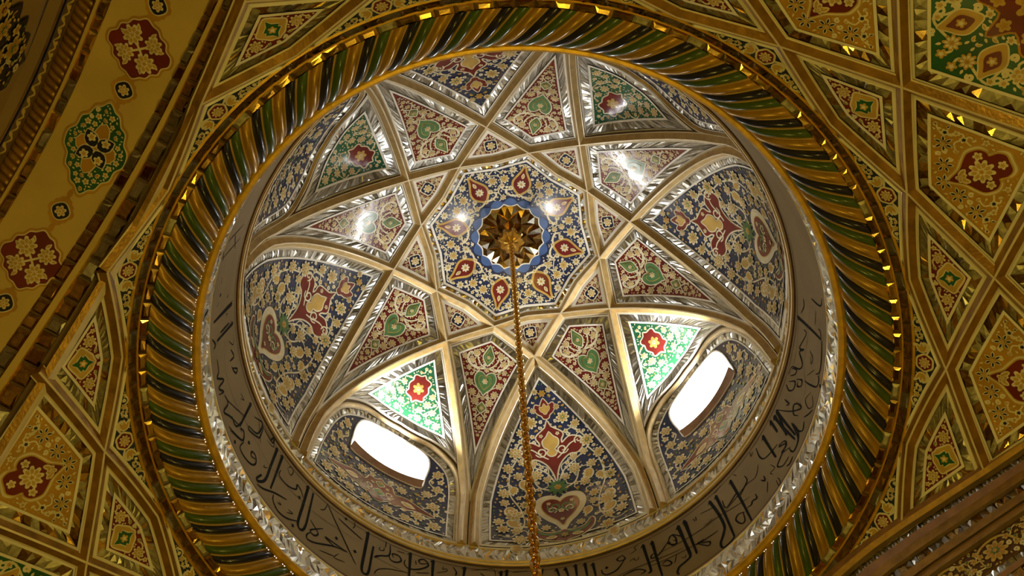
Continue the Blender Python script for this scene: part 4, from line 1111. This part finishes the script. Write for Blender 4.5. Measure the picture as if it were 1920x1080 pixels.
for i in range(11):
    a = 2*PI*(i+.5)/11; dvec = np.array([math.sin(a), math.cos(a)]); p = None
    for rr_ in np.linspace(.3, .09, 60):
        q_ = cc+dvec*rr_
        if inside(F, q_)[0] and pdist(F, q_) > .030: p = q_; break
    if p is None: continue
    nn_ = 6
    fl = vp.piece('blossom')
    for j in range(nn_):
        b_ = 2*PI*j/nn_+a
        leaf(fl, VAULT, p+np.array([-math.sin(b_), math.cos(b_)])*.006, b_, .020, HV+LV, ('cream', 'navy'))
    fill(fl, VAULT, xform(PETALS[6], p, 0, .008), 'yellow', HV+4*LV); obst.append(xform(PETALS[6], p, 0, .026))
garden(vp, VAULT, F, obst, rnd, .020, HV, bigfrac=0, vinew=.004, leafpals=(('yellow', 'cream'), ('cream', 'navy'), ('cream', 'yellow')), pals=(('cream', 'navy', 'yellow'), ('cream', 'yellow', 'cream')))
vp.place('ochre_panel', 'panel', lab('ochre vault panel with red trefoil medallion, %s of the ring centre'), [PH+STEP*k for k in (0, 1, 2, 5, 6, 7, 8, 9, 12, 13)], 'ochre panels of the lower vault')
# large green panels
rnd = random.Random(34)
vp = Panel(VAULT, VAULT.inv(1.62, 0)); F = frame(vp, vkite(0, RO2, RP2, RQ2, hs), rnd, field='green', e0=.022, cell=.032, keys=('dull', 'dull', 'brownmirror', 'dull'), wm=.030, amp=.003)
cy = VAULT.inv(1.64, 0)[1]
cl_ = xform(catmull([p*(1.0 if i % 2 == 0 else .62) for i, p in enumerate(np.array([(math.sin(k*PI/8), math.cos(k*PI/8)) for k in range(16)]))], 4, True), (0, cy), PI/8*0, .13); t = vp.piece('cartouche'); outline(t, VAULT, cl_, .006, HV, 'ochre', 'red'); blossom(t, VAULT, (0, cy), .05, HV+2*LV, rnd, 9, ('yellow', 'ochre', 'cream'))
obst = [scale_about(cl_, 1.05)]
for k in range(8):
    dvec = np.array([math.sin(k*PI/4), math.cos(k*PI/4)]); floret(t, VAULT, np.array([0, cy])+dvec*.085, .018, HV+2*LV, rnd, ('yellow', 'ochre'))
    a = k*PI/4+PI/8; dvec = np.array([math.sin(a), math.cos(a)]); p = np.array([0, cy])+dvec*.165
    q_ = xform(catmull(mirror_shape([(0, .048), (.012, .03), (.026, .010), (.028, -.008), (.014, -.030), (0, -.042)]), 3, True), p, -a, .85)
    if not (inside(F, p)[0] and pdist(F, p) > .045): continue
    t2 = vp.piece('leaf_medallion'); outline(t2, VAULT, scale_about(q_, 1.35), .004, HV+LV, 'cream', 'yellow'); outline(t2, VAULT, scale_about(q_, .85), .003, HV+3*LV, 'yellow', 'red'); floret(t2, VAULT, p, .013, HV+5*LV, rnd, ('yellow', 'cream')); obst.append(scale_about(q_, 1.4))
garden(vp, VAULT, F, obst, rnd, .026, HV, bigfrac=.6, vinew=.006, dens=1.2, pals=(('cream', 'yellow', 'cream'), ('yellow', 'cream', 'yellow')))
vp.place('green_vault_panel', 'panel', lab('large green vault panel with red cartouche, %s of the ring centre'), [PH+STEP*(k+.5) for k in (-1, 0, 1, 5, 6, 7, 8, 12)], 'large green panels of the lower vault')

# ================================================================ SIDE WALLS OF THE BAY
def wallframe(az): return np.array([math.cos(rad(az)), math.sin(rad(az)), 0]), np.array([-math.sin(rad(az)), math.cos(rad(az)), 0])
N1, D1 = wallframe(W1N); N2, D2 = wallframe(W2N)
def ztop(s, d=W1D): return vz(math.hypot(d, s))
class Soffit:               # underside of the arch on the left: chart (s along the arch, d outwards)
    def map(s, u, d, h=0.0):
        z = ztop(u)-h; p = N1*d+D1*u; return (p[0], p[1], z)
SOF = Soffit()
ORG1 = tuple(N1*1.4+np.array([0, 0, 2.6]))
wl = link('wall_left', None, None, U(ORG1)); tag(wl, kind='structure')
SS = np.concatenate([np.linspace(-2.6, -1.0, 9)[:-1], np.linspace(-1.0, 1.0, 61), np.linspace(1.0, 2.6, 9)[1:]])
d_in = lambda s: 1.302-.062*max(-.9, min(.9, s)); d_out = lambda s: 1.503-.03*max(-.9, min(.9, s))
def srow(f, h): return [SOF.map(s, f(s), h) for s in SS]
def sband(mb, f0, f1, mk, h0, h1=None):
    a, c = srow(f0, h0), srow(f1, h0 if h1 is None else h1); n = len(SS)
    mb.add(a+c, [(i, i+1, n+i+1, n+i) for i in range(n-1)], mk, True)
def fr(t): return lambda s: W1D*(1-t)+d_in(s)*t
b = MB()
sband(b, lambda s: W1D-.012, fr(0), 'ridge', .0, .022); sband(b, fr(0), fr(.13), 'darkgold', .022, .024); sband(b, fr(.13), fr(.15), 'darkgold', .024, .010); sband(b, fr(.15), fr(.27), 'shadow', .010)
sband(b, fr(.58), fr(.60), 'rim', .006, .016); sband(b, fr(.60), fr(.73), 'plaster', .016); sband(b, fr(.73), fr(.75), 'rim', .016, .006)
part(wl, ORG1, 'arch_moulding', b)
rnd = random.Random(41)
def mirror_run(f0, f1, h, keys, cell, amp, s0=-1.2, s1=1.0, nm='mirror_tile'):
    """One run of long mirror tiles along the arch: each tile a part with bevelled faces."""
    s = s0
    while s < s1:
        e = s+cell*rnd.uniform(.8, 1.25); g = .003; b = MB()
        q = [(s+g, f0(s)), (e-g, f0(e)), (e-g, f1(e)), (s+g, f1(s))]; c = np.mean(q, 0); k = [c+(np.array(p)-c)*.62 for p in q]
        t1, t2 = rnd.uniform(-.35, .35), rnd.uniform(-.35, .35)
        vo = [SOF.map(p[0], p[1], h) for p in q]; vi = [SOF.map(p[0], p[1], h+amp*(1+t1*(1 if i in (1, 2) else -1)+t2*(1 if i > 1 else -1))) for i, p in enumerate(k)]
        b.add(vo+vi, [(0, 1, 5, 4), (1, 2, 6, 5), (2, 3, 7, 6), (3, 0, 4, 7), (4, 5, 6, 7)], rnd.choice(keys)); o = link(nm, b.mesh(nm, ORG1), wl); s = e
mirror_run(fr(.27), fr(.58), .008, ('brownmirror', 'brownmirror', 'smoke'), .055, .006)
mirror_run(fr(.75), fr(1.0), .006, ('brownmirror', 'brownmirror', 'smoke'), .055, .006)
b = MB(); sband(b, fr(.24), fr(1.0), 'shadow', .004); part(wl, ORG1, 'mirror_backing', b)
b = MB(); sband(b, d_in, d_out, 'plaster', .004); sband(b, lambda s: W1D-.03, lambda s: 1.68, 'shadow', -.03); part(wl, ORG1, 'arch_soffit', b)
dd = lambda o_: (lambda s: d_out(s)+o_)
mirror_run(dd(0), dd(.022), .005, ('brownmirror', 'smoke', 'brownmirror', 'amber'), .05, .006)
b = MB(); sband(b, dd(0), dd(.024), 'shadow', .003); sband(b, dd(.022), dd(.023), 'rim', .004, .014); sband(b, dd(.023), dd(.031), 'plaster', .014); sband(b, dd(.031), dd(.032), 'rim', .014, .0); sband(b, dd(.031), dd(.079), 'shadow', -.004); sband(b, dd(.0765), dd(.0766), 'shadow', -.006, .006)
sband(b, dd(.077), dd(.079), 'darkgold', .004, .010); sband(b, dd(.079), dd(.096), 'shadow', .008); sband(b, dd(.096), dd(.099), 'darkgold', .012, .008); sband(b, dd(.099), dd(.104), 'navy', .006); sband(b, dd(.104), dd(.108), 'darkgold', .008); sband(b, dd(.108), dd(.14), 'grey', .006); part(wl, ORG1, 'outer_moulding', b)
# gilded flutes of the outer arch moulding, one by one
s = -1.0
while s < .95:
    e = s+.0215; b = MB(); nw, nt = 5, 6; vs = []
    for i in range(nt+1):
        for j in range(nw+1):
            f = j/nw; g = i/nt; u = s+(e-s)*f+.012*g
            vs.append(SOF.map(u, d_out(u)+.032+.045*g, -.002+.011*math.sin(PI*f)**.7*min(1, 5*g+.3, 5*(1-g)+.3)))
    k = nw+1; b.add(vs, [(i*k+j, i*k+j+1, (i+1)*k+j+1, (i+1)*k+j) for i in range(nt) for j in range(nw)], 'darkgold', True); link('flute', b.mesh('flute', ORG1), wl); s = e
b = MB(); s = -.9
while s < .9:
    dm = d_out(s)+.0875
    vine(b, SOF, [(s, dm+.005), (s+.016, dm-.005), (s+.032, dm+.004), (s+.044, dm-.003)], .004, .009, 'plaster'); leaf(b, SOF, (s+.02, dm), rnd.uniform(-2, -1), .018, .009, ('plaster', 'yellow'), False); s += .036
part(wl, ORG1, 'scroll_border', b, 'stuff')
# wall beyond the arch, with its painted cartouche
TW1 = 1.64
class Wall1:
    def map(s, u, z, h=0.0): p = N1*(TW1-h)+D1*u; return (p[0], p[1], z)
WL = Wall1()
b = MB(); zs = [ztop(s)+.02 for s in SS]
vs = [WL.map(s, z) for s, z in zip(SS, zs)]+[WL.map(s, -EYE/K) for s in SS]; n = len(SS)
b.add(vs, [(i, i+1, n+i+1, n+i) for i in range(n-1)], 'grey'); part(wl, ORG1, 'tympanum', b)
rnd = random.Random(42)
pan = Panel(WL, (.2, 2.4)); C0 = np.array((.16, 2.40))
cart = [(0, .335), (.03, .30), (.075, .295), (.085, .25), (.13, .235), (.12, .19), (.17, .165), (.16, .11), (.21, .08), (.19, .03), (.23, -.02), (.20, -.06), (.22, -.12), (.17, -.16), (.18, -.21), (.12, -.23), (.09, -.29), (.04, -.29), (0, -.34)]
cart = mirror_shape(catmull(cart, 3))+C0
t = pan.mb('painted_ground'); outline(t, WL, cart, .006, .003, 'navy', 'navy', .06)
garden(pan, WL, cart, [], rnd, .034, .006, bigfrac=.5, sym=False, dens=.8, vinew=.006, pals=(('plaster', 'yellow', 'red'), ('plaster', 'ochre', 'leaf')), leafpals=(('plaster', 'yellow'), ('leaf', 'plaster'), ('plaster', 'red')))
pan.place('wall_cartouche', 'painting', lambda w: 'dark navy floral cartouche painted on the brown wall beyond the fluted arch', [0])
# painted medallions along the cream soffit
def lobed(a, c_, n=3):      # half extents a (along), c_ (across): quarter points mirrored both ways
    q = [(a, 0), (a*.86, c_*.22), (a*.80, c_*.40), (a*.62, c_*.52), (a*.52, c_*.72), (a*.30, c_*.78), (a*.16, c_*.96), (0, c_)]
    up_ = q+[(-x, y) for x, y in q[-2::-1]]; return catmull(up_+[(x, -y) for x, y in up_[-2:0:-1]], n, True)
def soffit_med(kind, s, d, label):
    rn = random.Random(int(abs(s)*1000)); pan = Panel(SOF, (s, d)); c = np.array((s, d)); h = .0055
    if kind == 'small':
        P = xform(lobed(.033, .028), c); t = pan.mb('gilded_edge'); fill(t, SOF, xform(lobed(.046, .036), c), 'ochre', h)
        outline(pan.mb('painted_ground'), SOF, xform(rosette_pts(4, .1), c, 0, .024), .003, h+LV, 'cream', 'navy'); blossom(pan.mb('blossom'), SOF, c, .016, h+3*LV, rn, 6)
        for f in (1, -1): fill(t, SOF, xform(ALMOND*np.array([.9, 1]), c+np.array((.040*f, 0)), -PI/2*f, .030), 'ochre', h)
    else:
        a, w, g = (.083, .083, 'red') if kind == 'red' else (.135, .083, 'green')
        P = xform(lobed(a, w), c, .10); t = pan.mb('gilded_edge'); outline(t, SOF, scale_about(P, 1.07), .004, h, 'ochre', 'yellow'); outline(t, SOF, P, .003, h+LV*1.5, 'cream', g)
        if kind == 'red':
            for du, dv, r in ((.026, .028, .028), (-.028, -.026, .028), (-.026, .03, .024), (.028, -.03, .024)):
                blossom(pan.piece('blossom'), SOF, c+np.array((du, dv)), r, h+4*LV, rn, 8)
            ss = pan.mb('scrollwork', 'stuff'); vine(ss, SOF, [c+np.array((-.028, -.026)), c, c+np.array((.026, .028))], .005, h+3*LV, taper=False); vine(ss, SOF, [c+np.array((-.026, .03)), c, c+np.array((.028, -.03))], .005, h+3*LV, taper=False)
            for an in range(0, 8): leaf(ss, SOF, c+np.array((math.cos(an*.785+.39), math.sin(an*.785+.39)))*.045, an*.785-1.2, .022, h+3*LV)
        else:
            q4 = xform(rosette_pts(4, .45), c, PI/4*0, .066); q4 = (q4-c)*np.array([1.15, .85])+c
            outline(pan.mb('gilded_quatrefoil'), SOF, q4, .003, h+3*LV, 'cream', 'ochre')
            for an in range(4):
                v_ = np.array((math.cos(an*PI/2+PI/4)*1.1, math.sin(an*PI/2+PI/4)*.85)); t = pan.piece('navy_lobe')
                P2 = xform(ALMOND*np.array([1.4, 1]), c+v_*.006, an*PI/2-PI/4, .05); outline(t, SOF, P2, .003, h+5*LV, 'cream', 'navy'); floret(t, SOF, c+v_*.034, .013, h+7*LV, rn)
            garden(pan, SOF, P, [q4], rn, .016, h+2*LV, sym=False, bigfrac=0, vinew=.004, dens=1.0, leafpals=(('cream', 'ochre'),))
    pan.place('soffit_medallion', 'painting', lambda w_: label, [0])
soffit_med('red', .350, 1.383, 'crimson lobed medallion painted uppermost on the cream arch band')
soffit_med('green', .037, 1.385, 'green lobed medallion with navy centre painted on the cream arch band')
soffit_med('red', -.317, 1.393, 'crimson lobed medallion painted lowest on the cream arch band')
soffit_med('small', .480, 1.379, 'small navy medallion above the upper crimson one on the cream arch band')
soffit_med('small', .225, 1.381, 'small navy medallion between the upper crimson and the green one')
soffit_med('small', -.165, 1.391, 'small navy medallion between the green and the lower crimson one')
soffit_med('small', -.450, 1.397, 'small navy medallion below the lower crimson one, at the picture edge')

# right-hand wall: bands of moulding, mirror and painted frieze stepping down the wall
ORG2 = tuple(N2*W2D+np.array([0, 0, 2.5])); wr = link('wall_right', None, None, U(ORG2)); tag(wr, kind='structure')
class Wall2:
    def map(s, u, w_, h=0.0):   # w_ = drop below the vault edge
        p = N2*(W2D-h)+D2*u; return (p[0], p[1], zed(u)-w_*(1+.40*(u+.7)))
def zed(s): return float(np.interp(s, [-2.6, -1.3, -.783, -.687, -.383, -.262, -.179, 0, .3, .7, 1.3, 2.6], [1.72, 2.36, 2.566, 2.598, 2.71, 2.748, 2.765, 2.79, 2.79, 2.70, 2.45, 1.75]))
WR = Wall2()
S2 = np.concatenate([np.linspace(-2.6, -1.1, 8)[:-1], np.linspace(-1.1, .3, 50), np.linspace(.3, 2.6, 12)[1:]])
def wband(mb, w0, w1, mk, h0, h1=None):
    n = len(S2); h1 = h0 if h1 is None else h1
    mb.add([WR.map(s, w0, h0) for s in S2]+[WR.map(s, w1, h1) for s in S2], [(i, i+1, n+i+1, n+i) for i in range(n-1)], mk, True)
b = MB(); wband(b, -.03, 5.2, 'shadow', -.002)
wband(b, -.02, .010, 'wood', .024, .024); wband(b, .010, .012, 'rim', .024, .032); wband(b, .012, .030, 'rim', .032, .026); wband(b, .030, .031, 'shadow', .026, .010)
wband(b, .054, .056, 'shadow', .008, .014); wband(b, .056, .090, 'wood', .014, .010); wband(b, .090, .092, 'darkgold', .010, .018); wband(b, .092, .124, 'darkgold', .018); wband(b, .124, .126, 'shadow', .018, .006)
wband(b, .158, .160, 'plaster', .006, .014); wband(b, .160, .190, 'darkgold', .014); wband(b, .190, .205, 'wood', .006); wband(b, .205, .207, 'darkgold', .006, .014); wband(b, .207, .222, 'darkgold', .014); wband(b, .222, .224, 'shadow', .014, .002)
wband(b, .326, .328, 'darkgold', .002, .012); wband(b, .352, .372, 'wood', .010); wband(b, .42, .44, 'darkgold', .010); wband(b, .44, 1.2, 'hallwall', .0); wband(b, 1.2, 5.2, 'hallwall', .0)
part(wr, ORG2, 'cornice_moulding', b)
b = MB(); wband(b, .222, .328, 'hair', .002); part(wr, ORG2, 'frieze_ground', b)
rnd = random.Random(43)
def wmirror(w0, w1, cell, amp, keys):
    b = MB(); A = [(s, w0) for s in np.linspace(-1.1, .2, 60)]; B = [(s, w1) for s in np.linspace(-1.1, .2, 60)]
    facets(b, WR, A, B, cell, .008, amp, rnd, keys, 1); part(wr, ORG2, 'mirror_mosaic', b, 'stuff')
wmirror(.031, .054, .012, .007, ('silver',)); wmirror(.126, .158, .022, .008, ('brownmirror', 'smoke')); wmirror(.328, .352, .018, .008, ('silver', 'silver', 'smoke')); wmirror(.372, .42, .03, .010, ('silver', 'silver', 'smoke', 'amber'))
pan = Panel(WR, (-.5, .28)); ss = pan.mb('scrollwork', 'stuff'); fz = [(-1.1, .226), (.2, .226), (.2, .324), (-1.1, .324)]; obst = []
for i, u in enumerate(np.arange(-1.0, .2, .155)):
    t = pan.piece('blossom'); blossom(t, WR, (u, .276), .036, .005, rnd, 9, ('plaster', 'ochre', 'leaf')); obst.append(xform(PETALS[9], (u, .276), 0, .038))
    vine(ss, WR, [(u-.07, .30), (u-.045, .245), (u, .232), (u+.045, .25), (u+.05, .30)], .007, .004, 'plaster')
garden(pan, WR, fz, obst, rnd, .02, .004, sym=False, bigfrac=0, vinew=.004, pals=(('plaster', 'ochre', 'leaf'),), leafpals=(('plaster', 'leaf'), ('plaster', 'yellow')), dens=1.5)
pan.place('floral_frieze', 'painting', lambda w: 'dark floral frieze between mirror strips along the right-hand wall', [0])
# end walls and floor of the hall, below the picture
for nm, sg in (('wall_back', 1), ('wall_front', -1)):
    b = MB(); p0, p1 = D1*2.55*sg+N1*1.75, D1*2.55*sg-N1*1.6
    b.add([(p0[0], p0[1], -EYE/K), (p1[0], p1[1], -EYE/K), (p1[0], p1[1], 2.6), (p0[0], p0[1], 2.6)], [(0, 1, 2, 3)], 'hallwall'); o = link(nm, b.mesh(nm, (0, 0, 1)), None, U((0, 0, 1))); tag(o, kind='structure')
b = MB(); q = [D1*2.7*a+N1*c*1.8 for a, c in ((1, 1), (1, -1), (-1, -1), (-1, 1))]; b.add([(p[0], p[1], -EYE/K) for p in q], [(0, 1, 2, 3)], 'floor'); o = link('floor', b.mesh('floor', (0, 0, 0)), None, U((0, 0, 0))); tag(o, kind='structure')
